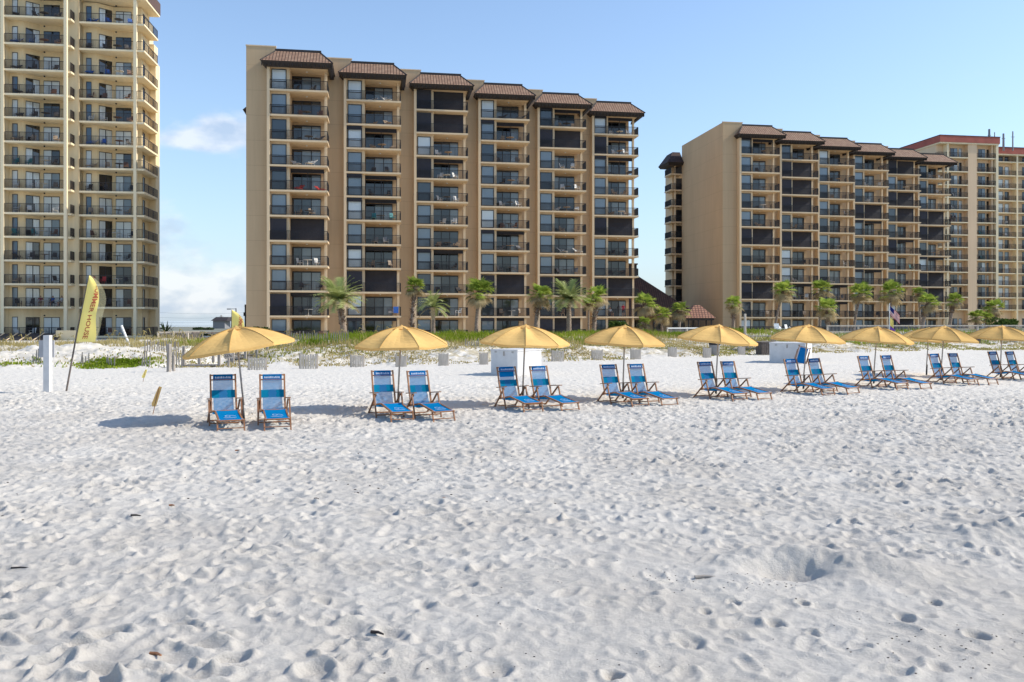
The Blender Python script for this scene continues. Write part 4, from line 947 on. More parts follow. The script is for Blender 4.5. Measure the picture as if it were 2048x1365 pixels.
# ------------------------------------------------------------------ beach umbrellas
def umbrella(k, bpx, bpy_, apx, apy, roll, label, spin=.25, rad=1.2):
    Z = GZ(bpy_); X = PX(bpx, Z); dx = PX(apx, Z) - X; h = PZ(apy, Z)
    t = thing('beach_umbrella', label, 'beach umbrella', (X, Z, 0), 0, 'yellow beach umbrellas in a row')
    mb = MB(); mb.tube([(0, 0, .35), (dx * .97, 0, h - .03)], .022, 10); link('pole', mb.mesh('pole', M['steel'], True), t)
    mb = MB(); mb.tube([(-dx * .2, 0, -.3), (dx * .22, 0, .45)], .032, 10); link('sand_anchor', mb.mesh('sand_anchor', M['iron'], True), t)
    rg = np.random.default_rng(k); N = 8; sub = 6; rings = 11; c = MB()
    hgt = .44; prof = lambda s: hgt * (1 - (s**1.9 * .93 + .07 * s))
    for i in range(rings + 1):
        s = i / rings
        for j in range(N * sub):
            a = 2 * math.pi * j / (N * sub); q = (j % sub) / sub; seg = math.cos(math.pi / N) / math.cos((q - .5) * 2 * math.pi / N)
            r = rad * s * (seg * .85 + .15) ; sag = -.075 * math.sin(math.pi * q) * math.sin(math.pi * min(1, s * .95)) + .012 * math.sin(9 * s + j * .7 + k) * s * math.sin(math.pi * q)
            c.v.append((r * math.cos(a), r * math.sin(a), prof(s) - hgt + sag))
    for j in range(N * sub):      # valance hem
        v = c.v[rings * N * sub + j]; c.v.append((v[0] * 1.0, v[1] * 1.0, v[2] - .06))
    M_ = N * sub
    for i in range(rings + 1):
        for j in range(M_): a = i * M_ + j; b_ = i * M_ + (j + 1) % M_; c.f.append((a, a + M_, b_ + M_, b_)); c.m.append(0); c.uv.append([(0, 0)] * 4)
    cn = link('canopy', c.mesh('canopy', M['canvas'], False), t, (dx, 0, h)); cn.rotation_euler = (.06, -roll, spin)
    # keep the roll in world axes: compose
    cn.rotation_euler = (Matrix.Rotation(-roll, 3, 'Y') @ Matrix.Rotation(.04, 3, 'X') @ Matrix.Rotation(spin, 3, 'Z')).to_euler()
    se = MB(); ri = MB()
    for n_ in range(N):
        pts = [c.v[i * M_ + n_ * sub] for i in range(rings + 1)]; se.tube([(p[0] * 1.002, p[1] * 1.002, p[2] + .004) for p in pts], .006, 4)
        ri.tube([(p[0] * .99, p[1] * .99, p[2] - .02) for p in pts[::3] + [pts[-1]]], .006, 4); ri.tube([(pts[6][0], pts[6][1], pts[6][2] - .03), (.02 * math.cos(2 * math.pi * n_ / N), .02 * math.sin(2 * math.pi * n_ / N), -hgt - .12)], .006, 4)
    link('seams', se.mesh('seams', M['canvas_s']), cn); link('ribs', ri.mesh('ribs', M['white']), cn)
    vt = MB(); vt.lathe([(.0, .05), (.025, .045), (.04, .0), (.07, -.015)], 10); vt.lathe([(.24, -.045), (.10, .005), (.02, .03)], 16); link('finial', vt.mesh('finial', M['canvas'], True), cn)
    return t
ORD = ['first', 'second', 'third', 'fourth', 'fifth', 'sixth', 'seventh', 'eighth', 'ninth']
UM = [(487.5, 843, 471, 656, 9), (796, 820, 803, 654, 1), (1045.5, 807, 1051, 652, -2), (1246, 797, 1250, 653, -2.6), (1432, 787, 1438, 651.5, -5), (1607, 778, 1617, 651.5, -3), (1747.5, 769, 1755, 655, -3.5), (1882, 762, 1889, 654, -4), (2001, 756, 2004, 653, -2)]
for k, u in enumerate(UM):
    extra = ['nearest the left, canopy tipped to the left', 'above the second pair of loungers', 'in front of the nearer white box', 'left of the one by the grey bin', 'with the grey bin showing behind its pole', 'in front of the farther white box', 'with the flagpole behind it', 'overlapping a partly hidden umbrella', 'cut by the right edge of the photo'][k]
    umbrella(k, *u[:4], R(u[4]), f'{ORD[k]} yellow umbrella from the left, {extra}', spin=.15 + .32 * ((k * 7) % 5) / 2)
umbrella(11, 1853, 752, 1858, 657, R(-1), 'yellow umbrella mostly hidden behind the eighth one, its pole showing', .3, 1.15)

# ------------------------------------------------------------------ wooden loungers
CHAIR_A = R(27)
def make_chair(variant, label, folded=False):
    t = thing('beach_lounger', label, 'beach lounger', (0, 0, 0), 0, 'wooden beach loungers in pairs under the umbrellas')
    w = .255                                  # half width; local -Y is forward
    def P(x, f, z): return Vector((x, -f, z))
    for s in (-1, 1):
        mb = MB(); mb.bar(P(s*w, -.37, 1.03), P(s*w, -.12, .255), .034, .03); link('back_rail', mb.mesh('back_rail', M['wood']), t)
        mb = MB(); mb.bar(P(s*(w+.035), -.52, -.03), P(s*(w+.035), .12, .52), .03, .034); link('rear_leg', mb.mesh('rear_leg', M['wood']), t)
        mb = MB(); mb.bar(P(s*(w+.07), .30, -.03), P(s*(w+.07), .10, .53), .03, .034); link('front_leg', mb.mesh('front_leg', M['wood']), t)
        mb = MB(); mb.bar(P(s*(w+.05), -.25, .52), P(s*(w+.05), .26, .565), .065, .022); link('armrest', mb.mesh('armrest', M['wood']), t)
        mb = MB(); mb.bar(P(s*w, -.22, .235), P(s*w, .36, .325), .03, .034); link('seat_rail', mb.mesh('seat_rail', M['wood']), t)
        mb = MB(); mb.bar(P(s*(w-.03), .33, .32), P(s*(w-.03), 1.17, .20), .03, .034); link('footrest_rail', mb.mesh('footrest_rail', M['wood']), t)
        mb = MB(); mb.bar(P(s*(w-.0), 1.08, .225), P(s*(w-.0), 1.18, -.03), .028, .03); link('footrest_leg', mb.mesh('footrest_leg', M['wood']), t)
    for f, z, ww in ((-.365, 1.01, w), (-.333, .915, w), (.35, .32, w), (-.20, .25, w), (1.15, .21, w)): mb = MB(); mb.tube([P(-ww, f, z), P(ww, f, z)], .016, 8); link('crossbar', mb.mesh('crossbar', M['wood']), t)
    for f, z, ww, hh in ((-.49, .03, w + .03, .03), (.275, .06, w + .06, .03), (1.165, .06, w, .02)): mb = MB(); mb.tube([P(-ww, f, z), P(ww, f, z)], hh * .6, 4); link('stretcher', mb.mesh('stretcher', M['wood']), t)
    n = 12
    def back(f0, v):     # point on the sling, v 0 top..1 bottom with a slight belly
        z = 1.0 + (.27 - 1.0) * v; f = -.362 + (.25) * v; return f - .045 * math.sin(math.pi * v), z - .01 * math.sin(math.pi * v)
    def strip(v0, v1, hw, off=0.0, cut=8, dish=0.0):
        mb = MB(); m_ = 6
        for i in range(cut + 1):
            f, z = back(0, v0 + (v1 - v0) * i / cut)
            for j in range(m_ + 1): x = -hw + 2 * hw * j / m_; mb.v.append(tuple(P(x, f + off - dish * math.sin(math.pi * j / m_) , z)))
        for i in range(cut):
            for j in range(m_): a = i * (m_ + 1) + j; mb.f.append((a, a + 1, a + m_ + 2, a + m_ + 1)); mb.m.append(0); mb.uv.append([(0, 0)] * 4)
        return mb
    link('back_mesh', strip(.12, 1.0, .205, 0).mesh('back_mesh', M['mesh'], True), t)
    hd = MB()
    for f0, z0, f1, z1 in ((-.345, 1.028, -.315, .90),): hd.quad([P(-.2, f0, z0), P(.2, f0, z0), P(.2, f1, z1), P(-.2, f1, z1)]); hd.quad([P(-.2, f0 - .035, z0), P(-.2, f1 - .035, z1), P(.2, f1 - .035, z1), P(.2, f0 - .035, z0)])
    h0 = link('head_strip', hd.mesh('head_strip', M['navy']), t)
    pr = MB(); random.seed(variant)
    x = -.165
    while x < .15:                                    # faded white lettering, unreadable at this size
        wd_ = random.uniform(.012, .03); z0 = .945; zz = random.uniform(.03, .042)
        f = lambda z: -.345 + (1.028 - z) / .128 * .03 + .004
        pr.quad([P(x, f(z0), z0), P(x + wd_, f(z0), z0), P(x + wd_ * random.uniform(.5, 1), f(z0 + zz), z0 + zz), P(x, f(z0 + zz), z0 + zz)]); x += wd_ + random.uniform(.006, .016)
    link('print', pr.mesh('print', M['print']), h0)
    bd = link('back_band', strip(.40, .625, w + .02, .018, 8, .02).mesh('back_band', M['band'], True), t)
    if variant == 1:
        link('upper_patch', strip(.12, .30, .2, .006, 4).mesh('upper_patch', M['royal'], True), t)
    st = MB(); m_ = 6; prof = [(-.20, .255), (-.05, .215), (.12, .235), (.34, .335)]
    for (f, z) in prof:
        for j in range(m_ + 1): st.v.append(tuple(P(-.235 + .47 * j / m_, f, z - .02 * math.sin(math.pi * j / m_))))
    for i in range(3):
        for j in range(m_): a = i * (m_ + 1) + j; st.f.append((a, a + 1, a + m_ + 2, a + m_ + 1)); st.m.append(0); st.uv.append([(0, 0)] * 4)
    link('seat', st.mesh('seat', M['royal'], True), t)
    ft = MB(); prof = [(.37, .335), (.6, .285), (.9, .245), (1.14, .225)]
    for (f, z) in prof:
        for j in range(m_ + 1): ft.v.append(tuple(P(-.225 + .45 * j / m_, f, z - .012 * math.sin(math.pi * j / m_))))
    for i in range(3):
        for j in range(m_): a = i * (m_ + 1) + j; ft.f.append((a, a + 1, a + m_ + 2, a + m_ + 1)); ft.m.append(0); ft.uv.append([(0, 0)] * 4)
    fo = link('footrest_cloth', ft.mesh('footrest_cloth', M['royal'], True), t)
    pr = MB()                                          # scribbled white emblem and line on the footrest
    def q3(x, f): zz = .335 - (f - .37) * .15; return Vector((x, -f, zz + .004))
    for i in range(9):
        a = i / 8 * 1.7 * math.pi; c0 = q3(-.03 + .05 * math.cos(a), .84 + .05 * math.sin(a)); c1 = q3(-.03 + .05 * math.cos(a + .5), .84 + .05 * math.sin(a + .5)); pr.bar(c0, c1, .012, .003)
    pr.bar(q3(.03, .80), q3(.12, .86), .012, .003); pr.bar(q3(-.12, .955), q3(.13, .955), .016, .003); pr.bar(q3(-.10, 1.0), q3(.10, 1.0), .01, .003)
    for sx in (-1, 1):
        for f in (.41, 1.10): pr.bar(q3(sx * .2, f), q3(sx * .2 + sx * .035, f + .0), .03, .003)
    link('emblem', pr.mesh('emblem', M['print']), fo)
    return t
# (back top centre px x, rear foot row)
LOUNGERS = [(445, 845), (544, 843), (763, 828), (834, 828), (1013, 812.5), (1076, 811), (1216, 803), (1270, 801.5), (1409, 792), (1454, 791), (1580, 783), (1627, 781.5), (1726, 774), (1770, 773), (1867, 766), (1904, 764.5), (1983.5, 758), (2018, 757.5)]
protos = [make_chair(0, 'x'), make_chair(1, 'y')]; used = [False, False]
ca, sa = math.cos(CHAIR_A), math.sin(CHAIR_A)
for i, (px, ry_) in enumerate(LOUNGERS):
    CZ = 2.2 * F / (ry_ - HY)                           # rear feet distance
    ang = CHAIR_A + R([-2, -1, 0, 1, 0, 1, 0, 0, -1, 0, 1, 0, 1, 0, 0, 0, 0, 0][i]) - (R(7) if i == 1 else 0) + R([0, 1.5, -1, .8, -1.5, 1, -.5, 1.2][i * 5 % 8])
    fwd = Vector((math.sin(ang), -math.cos(ang), 0)); Zt = CZ + .12
    top = Vector((PX(px, Zt), Zt, 0)); loc = top + fwd * .37; loc.y = CZ + .52 * math.cos(ang)*0 - .0; loc.y = CZ - .52 * math.cos(ang) ; loc.x = PX(px, loc.y + .37 * math.cos(ang)) + .37 * math.sin(ang)
    v = 1 if i == 4 else 0; side = 'left' if i % 2 == 0 else 'right'
    lab = f'{side} lounger of the pair under the {ORD[i // 2]} umbrella from the left'
    if v: lab = 'left lounger under the third umbrella, with an extra blue patch on its back'
    if not used[v]: c = protos[v]; used[v] = True; c.location = loc; c['label'] = lab
    else: c = dup(protos[v], loc, None, lab)
    c.rotation_euler = (R(random.uniform(-.8, .8)), R(random.uniform(-1, 1)), ang); c.location.z = gz(loc.x, loc.y) - .005
# folded chair leaning on the far box
fc = thing('folded_lounger', 'folded blue lounger leaning on the farther white box', 'beach lounger', (PX(1597, 43.2), 43.0, 0), R(-28))
for s in (-1, 1):
    mb = MB(); mb.bar((s * .27, 0, 0), (s * .27, .18, .92), .034, .05); mb.bar((s * .31, -.05, .05), (s * .31, .1, .7), .03, .034); link('rail', mb.mesh('rail', M['wood']), fc)
mb = MB(); mb.quad([(-.2, -.02, .06), (.2, -.02, .06), (.2, .13, .84), (-.2, .13, .84)]); link('sling', mb.mesh('sling', M['navy']), fc)
mb = MB()
for i in range(5): mb.box(-.21 + .03 * (i % 2), -.15 + .03 * (i % 2), -.0 + .12 * .0, .004, 0, .03)
for q_ in ((.17, .87), (.02, .08)): mb = MB(); mb.tube([(-.3, *q_), (.3, *q_)], .016, 6); link('crossbar', mb.mesh('crossbar', M['wood']), fc)
fc.rotation_euler = (0, R(14), R(-28))

# ------------------------------------------------------------------ flagpole, lamps, power line
fp = thing('flagpole', 'white flagpole with striped, yellow and purple flags before the right block', 'flagpole', (PX(1779, 80), 80, gz(PX(1779, 80), 80)))
mb = MB(); mb.tube([(0, 0, -.2), (0, 0, 3.3)], [.05, .035], 8); link('pole', mb.mesh('pole', M['white']), fp)
def flagmesh(L, h, mats, fn, dz, nx=14, nz=13):
    mb = MB()
    for i in range(nx + 1):
        for j in range(nz + 1): u = i / nx; v = j / nz; mb.v.append((u * L * .62, .05 * math.sin(7 * u), -v * h - dz * u))
    for i in range(nx):
        for j in range(nz): a = i * (nz + 1) + j; mb.f.append((a, a + 1, a + nz + 2, a + nz + 1)); mb.m.append(fn(i / nx, j)); mb.uv.append([(0, 0)] * 4)
    return mb.mesh('flag', mats, True)
us = link('flag', flagmesh(1.5, .85, [cloth('flag_red', (.5, .03, .04)), cloth('flag_white', (.75, .73, .72)), cloth('flag_navy', (.02, .03, .15))], lambda u, j: 2 if (u < .4 and j < 7) else (0 if j % 2 == 0 else 1), .95), fp, (.04, 0, 3.1)); us['label'] = 'striped red, white and blue flag'
a = link('flag', flagmesh(.55, .75, [M['flag']], lambda u, j: 0, .35), fp, (.04, 0, 2.0)); a['label'] = 'small yellow flag'
a = link('flag', flagmesh(.8, .5, [cloth('flag_purple', (.18, .08, .38))], lambda u, j: 0, .45), fp, (.04, 0, 1.2)); a['label'] = 'small purple flag'
def lamp(px, py, side, Z, label, arch=False, base=660):
    x = PX(px, Z); h = PZ(py, Z); t = thing('street_lamp', label, 'street lamp', (x, Z, 0), 0, 'street lamps between the tower and the middle block'); mb = MB()
    if arch: mb.tube([(0, 0, 0), (0, 0, h - 1.2), (side * .25, 0, h - .3), (side * 1.1, 0, h), (side * 2.4, 0, h - .05)], [.1, .08, .07, .06, .05], 6)
    else: mb.tube([(0, 0, 0), (0, 0, h)], [.14, .11], 6); mb.tube([(0, 0, h - .15), (side * 1.6, 0, h - .15)], .06, 5)
    link('pole', mb.mesh('pole', M['iron']), t); mb = MB(); e = 2.4 if arch else 1.6; mb.box(side * e - .4, side * e + .4, -.2, .2, h - .28, h - .08); link('lamp_head', mb.mesh('lamp_head', M['iron']), t)
lamp(472, 617, -1, 190, 'tallest lamp post with a short arm, left of the middle block'); lamp(482.5, 635, -1, 175, 'lower lamp post with a short arm, left of the middle block')
lamp(330, 649, -1, 165, 'curved arm lamp beside the left tower', True); lamp(346, 656, -1, 165, 'second curved arm lamp, just right of the first curved one', True)
lamp(359, 664, -1, 210, 'smallest far lamp post between tower and path')
o = MB(); o.tube([(0, 0, 0), (0, 0, 4.9)], .15, 6); o.box(-.28, .28, -.2, .2, 3.0, 3.6); o.tube([(0, 0, 4.6), (0, 0, 4.7)], [.3, .15], 8)
x = link('signal_post', o.mesh('signal_post', M['iron']), None, (PX(491, 140), 140, 0)); tag(x, 'dark signal post touching the left edge of the middle block', 'post')
ut = thing('utility_pole', 'far wooden utility pole with insulators and wires above the path', 'utility pole', (PX(442.5, 260), 260, 0)); mb = MB(); mb.tube([(0, 0, 0), (0, 0, 4.2 + PZ(632, 260) - 4.0)], .22, 6); link('pole', mb.mesh('pole', M['greywood']), ut)
mb = MB(); hp = PZ(632, 260)
for k in range(5): mb.box(-.7, .7, -.05, .05, hp - .3 - k * .55, hp - .22 - k * .55)
link('crossarm', mb.mesh('crossarm', M['greywood']), ut)
for k, (py, py2) in enumerate(((625, 625), (635, 632), (645, 639), (651, 646), (657, 649))):
    mb = MB(); xa, xb = PX(310, 260), PX(500, 260); z0, z1 = PZ(py, 260), PZ(py2, 260); pts = [(xa + (xb - xa) * s / 8 - PX(442.5, 260), 0, z0 + (z1 - z0) * s / 8 - .5 * math.sin(math.pi * s / 8)) for s in range(9)]; mb.tube(pts, .03, 4); link('wire', mb.mesh('wire', M['c_grey']), ut)
sh = thing('far_house', 'small far shed with a dark roof above the first umbrella', 'building', (PX(436, 200), 200, 0)); mb = MB(); mb.box(-1.2, 1.6, 0, 4, 0, 2.3); link('wall', mb.mesh('wall', M['c_grey']), sh)
mb = MB(); mb.quad([(-1.6, -.4, 2.2), (2.2, -.4, 2.2), (1.8, 2, 3.1), (-1.2, 2, 3.1)]); mb.quad([(2.2, -.4, 2.2), (3.4, 4, 1.9), (1.8, 4, 3.1), (1.8, 2, 3.1)]); mb.quad([(-1.6, -.4, 2.2), (-1.2, 2, 3.1), (-1.2, 4, 3.1), (-1.6, 4.4, 2.2)]); link('roof', mb.mesh('roof', M['dark']), sh)
o = MB(); o.quad([(-3000, 118, .36), (3000, 118, .36), (3000, 250, .36), (-3000, 250, .36)]); tag(link('ground', o.mesh('ground', mat('back_ground', (.20, .20, .15), .95, var=.3, scale=.05))), 'flat ground behind the buildings', None, None, 'structure')
o = MB(); o.quad([(-4000, 250, .4), (4000, 250, .4), (4000, 6000, .4), (-4000, 6000, .4)]); tag(link('water', o.mesh('water', mat('lagoon_water', (.25, .33, .38), .12))), 'pale calm lagoon behind the buildings', None, None, 'structure')
bush(372, 672, 58, 5, 96, 'low dark hedge behind the grey board fence', 'farbush', 'hedge', 1500, .2)

# ------------------------------------------------------------------ balcony furniture
def furn_chair(m, lounge=False):
    mb = MB()
    if lounge:
        mb.bar((0, -.75, .33), (0, .1, .33), .56, .035); mb.bar((0, .1, .33), (0, .62, .80), .56, .035)
        for sx in (-.26, .26):
            mb.bar((sx, -.7, 0), (sx, -.65, .33), .03, .03); mb.bar((sx, .25, 0), (sx, .1, .33), .03, .03); mb.bar((sx, -.2, .33), (sx, -.15, .52), .03, .03); mb.bar((sx, -.3, .52), (sx, .25, .54), .05, .03)
    else:
        mb.bar((0, -.24, .42), (0, .22, .40), .5, .035); mb.bar((0, .22, .40), (0, .36, .96), .48, .03)
        for sx in (-.26, .26):
            mb.bar((sx, -.26, 0), (sx, -.22, .64), .03, .03); mb.bar((sx, .34, 0), (sx, .2, .42), .03, .03); mb.bar((sx, -.28, .65), (sx, .28, .65), .05, .03)
    return mb.mesh('patio_chair', M[m])
def furn_table(m, tall=.72):
    mb = MB(); mb.lathe([(0, tall), (.5, tall), (.5, tall - .03), (0, tall - .03)], 14); mb.tube([(0, 0, 0), (0, 0, tall - .03)], .04, 6)
    for a in range(4): mb.bar((0, 0, .06), (.35 * math.cos(a * 1.57 + .7), .35 * math.sin(a * 1.57 + .7), .02), .04, .03)
    return mb.mesh('patio_table', M[m])
FC = {c: (furn_chair('c_' + c), furn_chair('c_' + c, True)) for c in ('tan', 'dark', 'white', 'red', 'teal', 'blue', 'brown', 'grey')}
FT = {c: furn_table('c_' + c) for c in ('dark', 'white', 'tan', 'brown')}
FLO = ['ground', 'second', 'third', 'fourth', 'fifth', 'sixth', 'seventh', 'eighth', 'ninth', 'tenth', 'eleventh', 'twelfth', 'thirteenth', 'fourteenth']
COLN = {'c': ['first', 'second', 'third', 'fourth', 'fifth', 'sixth']}
random.seed(77); nch = ntb = 0
def place(root, blockname, bay, i, u, w_, z, kind, col, pos, th):
    global nch, ntb
    X = root.location.x + u * math.cos(th) - w_ * math.sin(th); Y = root.location.y + u * math.sin(th) + w_ * math.cos(th)
    if kind == 'table':
        if ntb > 130: return
        ntb += 1; o = link('patio_table', FT[col], None, (X, Y, z)); tag(o, f'{col} round table, {FLO[i]} floor balcony, {blockname} {bay}', 'table', 'balcony tables')
    else:
        if nch > 285: return
        nch += 1; o = link('patio_chair', FC[col][1 if kind == 'lounge' else 0], None, (X, Y, z)); nm = 'lounge chair' if kind == 'lounge' else 'chair'
        tag(o, f'{col} {pos} {nm}, {FLO[i]} floor balcony, {blockname} {bay}', 'chair', 'balcony chairs')
    o.rotation_euler = (0, 0, th + random.uniform(-1.1, 1.1))
special = {(0, 6): ('red', 'lounge'), (0, 7): ('white', 'lounge'), (5, 10): ('white', 'chair'), (2, 7): ('white', 'chair'), (1, 5): ('teal', 'chair'), (1, 2): ('white', 'chair'), (2, 5): ('white', 'chair'), (0, 9): ('brown', 'chair'), (1, 6): ('dark', 'chair')}
for root, nm, shut, pch in ((B2, 'middle block bay', S2, .98), (B3, 'right block bay', S3, .62)):
    for k in range(NB):
        for i, z in enumerate(SLAB):
            if shut.get((k, 10 - i), 'O') in 'BR' : continue
            if i == 0 and root is B3: continue
            bx, by = STEP[0] * k, STEP[1] * k; col, kd = (special.get((k, i)) if root is B2 else None) or (random.choices(('dark', 'tan', 'white', 'brown', 'grey', 'teal'), (4, 6, 6, 2, 2, .4))[0], random.choice(('chair', 'chair', 'chair', 'lounge')))
            if random.random() < pch: place(root, nm, k + 1, i, bx + random.uniform(2.9, 3.6), by + random.uniform(1.0, 2.1), z, kd, col, 'left', TH)
            if random.random() < pch: place(root, nm, k + 1, i, bx + random.uniform(4.7, 5.7), by + random.uniform(.8, 2.0), z, kd, col, 'right', TH)
            if random.random() < pch * .65: place(root, nm, k + 1, i, bx + random.uniform(4.0, 4.4), by + random.uniform(.9, 1.6), z, 'table', random.choice(('dark', 'white', 'tan', 'dark')), '', TH)
for (o_, wo, nm) in ((0, 0, 'right'), (-7.8, -1.2, 'left')):
    for i, z in enumerate(LV):
        col = random.choices(('dark', 'tan', 'white', 'brown', 'blue', 'teal', 'red'), (6, 2, 2, 3, 1.5, 1, .6))[0]
        place(T1, 'left tower', nm + ' column', i, o_ + random.uniform(.8, 1.4), wo + .75, z, random.choice(('chair', 'lounge')), col, 'left', R(7))
        place(T1, 'left tower', nm + ' column', i, o_ + random.uniform(2.3, 3.2), wo + .9, z, 'chair', col, 'middle', R(7))
        if random.random() < .8: place(T1, 'left tower', nm + ' column', i, o_ + random.uniform(3.9, 4.3), wo + .9, z, 'table', random.choice(('dark', 'brown', 'white')), '', R(7))
        place(T1, 'left tower', nm + ' column', i, o_ + random.uniform(5.0, 5.6), wo + .9, z, 'chair', random.choice((col, 'dark', 'brown')), 'right', R(7))
for c_, (u0, u1, w0) in enumerate(((0, 4.75, 0), (6.9, 11.6, 0), (12.2, 19.2, 3))):
    for i, z in enumerate(LR):
        if random.random() < .75: place(T2, 'far tower', ('left', 'middle', 'right')[c_] + ' column', i + 1, random.uniform(u0 + 1, u1 - 1), w0 + .75, z, 'chair', random.choice(('dark', 'tan', 'teal', 'white')), 'single', R(9))
# towel and cushions
tw = MB(); tw.quad([(0, 0, 0), (.6, 0, .02), (.58, -.03, -.75), (.03, -.02, -.72)]); twm = tw.mesh('beach_towel', M['c_blue'])
def on_b(root, u, w_, z, th): return (root.location.x + u * math.cos(th) - w_ * math.sin(th), root.location.y + u * math.sin(th) + w_ * math.cos(th), z)
o = link('beach_towel', twm, None, on_b(B2, STEP[0] + 5.6, STEP[1] + .02, SLAB[1] + 1.05, TH), TH); tag(o, 'blue towel hung over the second floor rail of the middle block', 'towel')
# patio things low in front of the pool fence
for i, (px, Z) in enumerate(((1555, 82), (1563, 82), (1578, 82), (1592, 83))):
    o = link('pool_chair', FC['white'][1 if i % 2 else 0], None, (PX(px, Z), Z, .75), i * .4); tag(o, 'white pool chair behind the dune, ' + ('leftmost of four', 'second of four from left', 'third of four from left', 'rightmost of four')[i], 'chair', 'white pool chairs')
    o.location.z = max(.3, gz(PX(px, Z), Z))

# ------------------------------------------------------------------ people
def person(label, loc, rz, pose, shirt, shorts, skin='skin'):
    J = {}; E = []
    def chain(names): E.extend(zip(names, names[1:]))
    if pose == 'stand':
        J = dict(pel=(0,0,.95,.14), bel=(0,0,1.1,.15), ch=(0,.0,1.3,.16), sh=(0,.01,1.43,.12), nk=(0,0,1.5,.055), hb=(0,-.01,1.58,.085), hd=(0,-.015,1.66,.10), ht=(0,0,1.74,.07))
        for s, n in ((-1, 'l'), (1, 'r')): J.update({n+'hp': (s*.1,0,.88,.10), n+'kn': (s*.11,-.01,.48,.06), n+'an': (s*.12,.02,.08,.04), n+'to': (s*.13,-.14,.03,.035), n+'so': (s*.2,.01,1.41,.06), n+'el': (s*.27,.02,1.13,.042), n+'wr': (s*.25,-.12,.93,.03), n+'ha': (s*.24,-.18,.87,.035)})
    else:
        J = dict(pel=(0,.1,.52,.15), bel=(0,.12,.66,.155), ch=(0,.16,.86,.16), sh=(0,.18,1.0,.12), nk=(0,.17,1.07,.055), hb=(0,.15,1.14,.085), hd=(0,.14,1.22,.10), ht=(0,.16,1.30,.07))
        for s, n in ((-1, 'l'), (1, 'r')): J.update({n+'hp': (s*.1,.02,.5,.10), n+'kn': (s*.13,-.38,.5,.065), n+'an': (s*.13,-.36,.08,.04), n+'to': (s*.14,-.5,.03,.035), n+'so': (s*.2,.17,.98,.06), n+'el': (s*.27,.05,.74,.042), n+'wr': (s*.2,-.16,.68,.03), n+'ha': (s*.17,-.24,.66,.035)})
    chain(['pel', 'bel', 'ch', 'sh', 'nk', 'hb', 'hd', 'ht'])
    for n in 'lr': chain(['pel', n+'hp', n+'kn', n+'an', n+'to']); chain(['sh', n+'so', n+'el', n+'wr', n+'ha'])
    names = list(J); me = bpy.data.meshes.new('person'); me.from_pydata([J[k][:3] for k in names], [(names.index(a), names.index(b_)) for a, b_ in E], [])
    o = bpy.data.objects.new('person', me); COL.objects.link(o); md = o.modifiers.new('s', 'SKIN'); md.use_smooth_shade = True
    for k, v in zip(names, me.skin_vertices[0].data): v.radius = (J[k][3],) * 2; v.use_root = (k == 'pel')
    o.modifiers.new('u', 'SUBSURF').levels = 1; dg = bpy.context.evaluated_depsgraph_get(); m2 = bpy.data.meshes.new_from_object(o.evaluated_get(dg)); bpy.data.objects.remove(o)
    m2.materials.clear(); 
    for m_ in (M[skin], shirt, shorts, M['hair']): m2.materials.append(m_)
    nz = J['nk'][2]; pz = J['pel'][2]; kz = J['lkn'][2]
    for p in m2.polygons:
        c = p.center; i = 0
        if pose == 'stand':
            if c.z > nz + .16 or (c.z > nz + .08 and c.y > .03): i = 3
            elif c.z < nz - .01 and c.z > pz - .02 and abs(c.x) < .27: i = 1 if not (abs(c.x) > .22 and c.z < 1.2) else 0
            elif c.z < pz + .0 and c.z > kz + .04 and abs(c.x) < .21: i = 2
        else:
            if c.z > nz + .16 or (c.z > nz + .08 and c.y > .2): i = 3
            elif nz - .01 > c.z > pz + .06 and c.y > .0 and abs(c.x) < .28: i = 1
            elif c.z > .38 and c.z < .62 and c.y > -.32 and abs(c.x) < .26: i = 2
        p.material_index = i; p.use_smooth = True
    q = link('person', m2, None, loc, rz); tag(q, label, 'person'); return q
cs = lambda n, c: mat(n, c, .8)
SH = dict(red=cs('red_shirt', (.5, .03, .06)), white=cs('white_shirt', (.7, .72, .72)), blue=cs('blue_shirt', (.04, .12, .4)), dark=cs('dark_shirt', (.03, .03, .04)), khaki=cs('khaki_shorts', (.4, .33, .22)))
b5x, b5y = STEP[0] * 5, STEP[1] * 5
person('person in a red shirt standing by the door, second floor balcony', on_b(B2, b5x + 4.9, b5y + 1.9, SLAB[1], TH), .1, 'stand', SH['red'], SH['dark'])
person('person in a white shirt seated on the second floor balcony beside a red shirt', on_b(B2, b5x + 3.1, b5y + 1.9, SLAB[1], TH), .5, 'sit', SH['white'], SH['dark'])
person('person in a dark red shirt seated, left tower second floor', on_b(T1, -4.2, -.3, LV[1], R(7)), .3, 'sit', cs('maroon_shirt', (.25, .03, .04)), SH['khaki'])
person('person in a blue shirt seated, left tower second floor', on_b(T1, -2.9, -.3, LV[1], R(7)), -.2, 'sit', SH['blue'], SH['dark'])
person('person in a pale shirt seated at right end, left tower second floor', on_b(T1, -1.9, -.4, LV[1], R(7)), -.5, 'sit', SH['white'], SH['khaki'])
person('person in dark clothes leaning at the rail, left of two on the far tower', on_b(T2, 1.1, .5, LR[7], R(9)), 0, 'stand', SH['dark'], SH['dark'])
person('person in dark clothes leaning at the rail, right of two on the far tower', on_b(T2, 1.9, .5, LR[7], R(9)), .2, 'stand', SH['dark'], SH['khaki'])

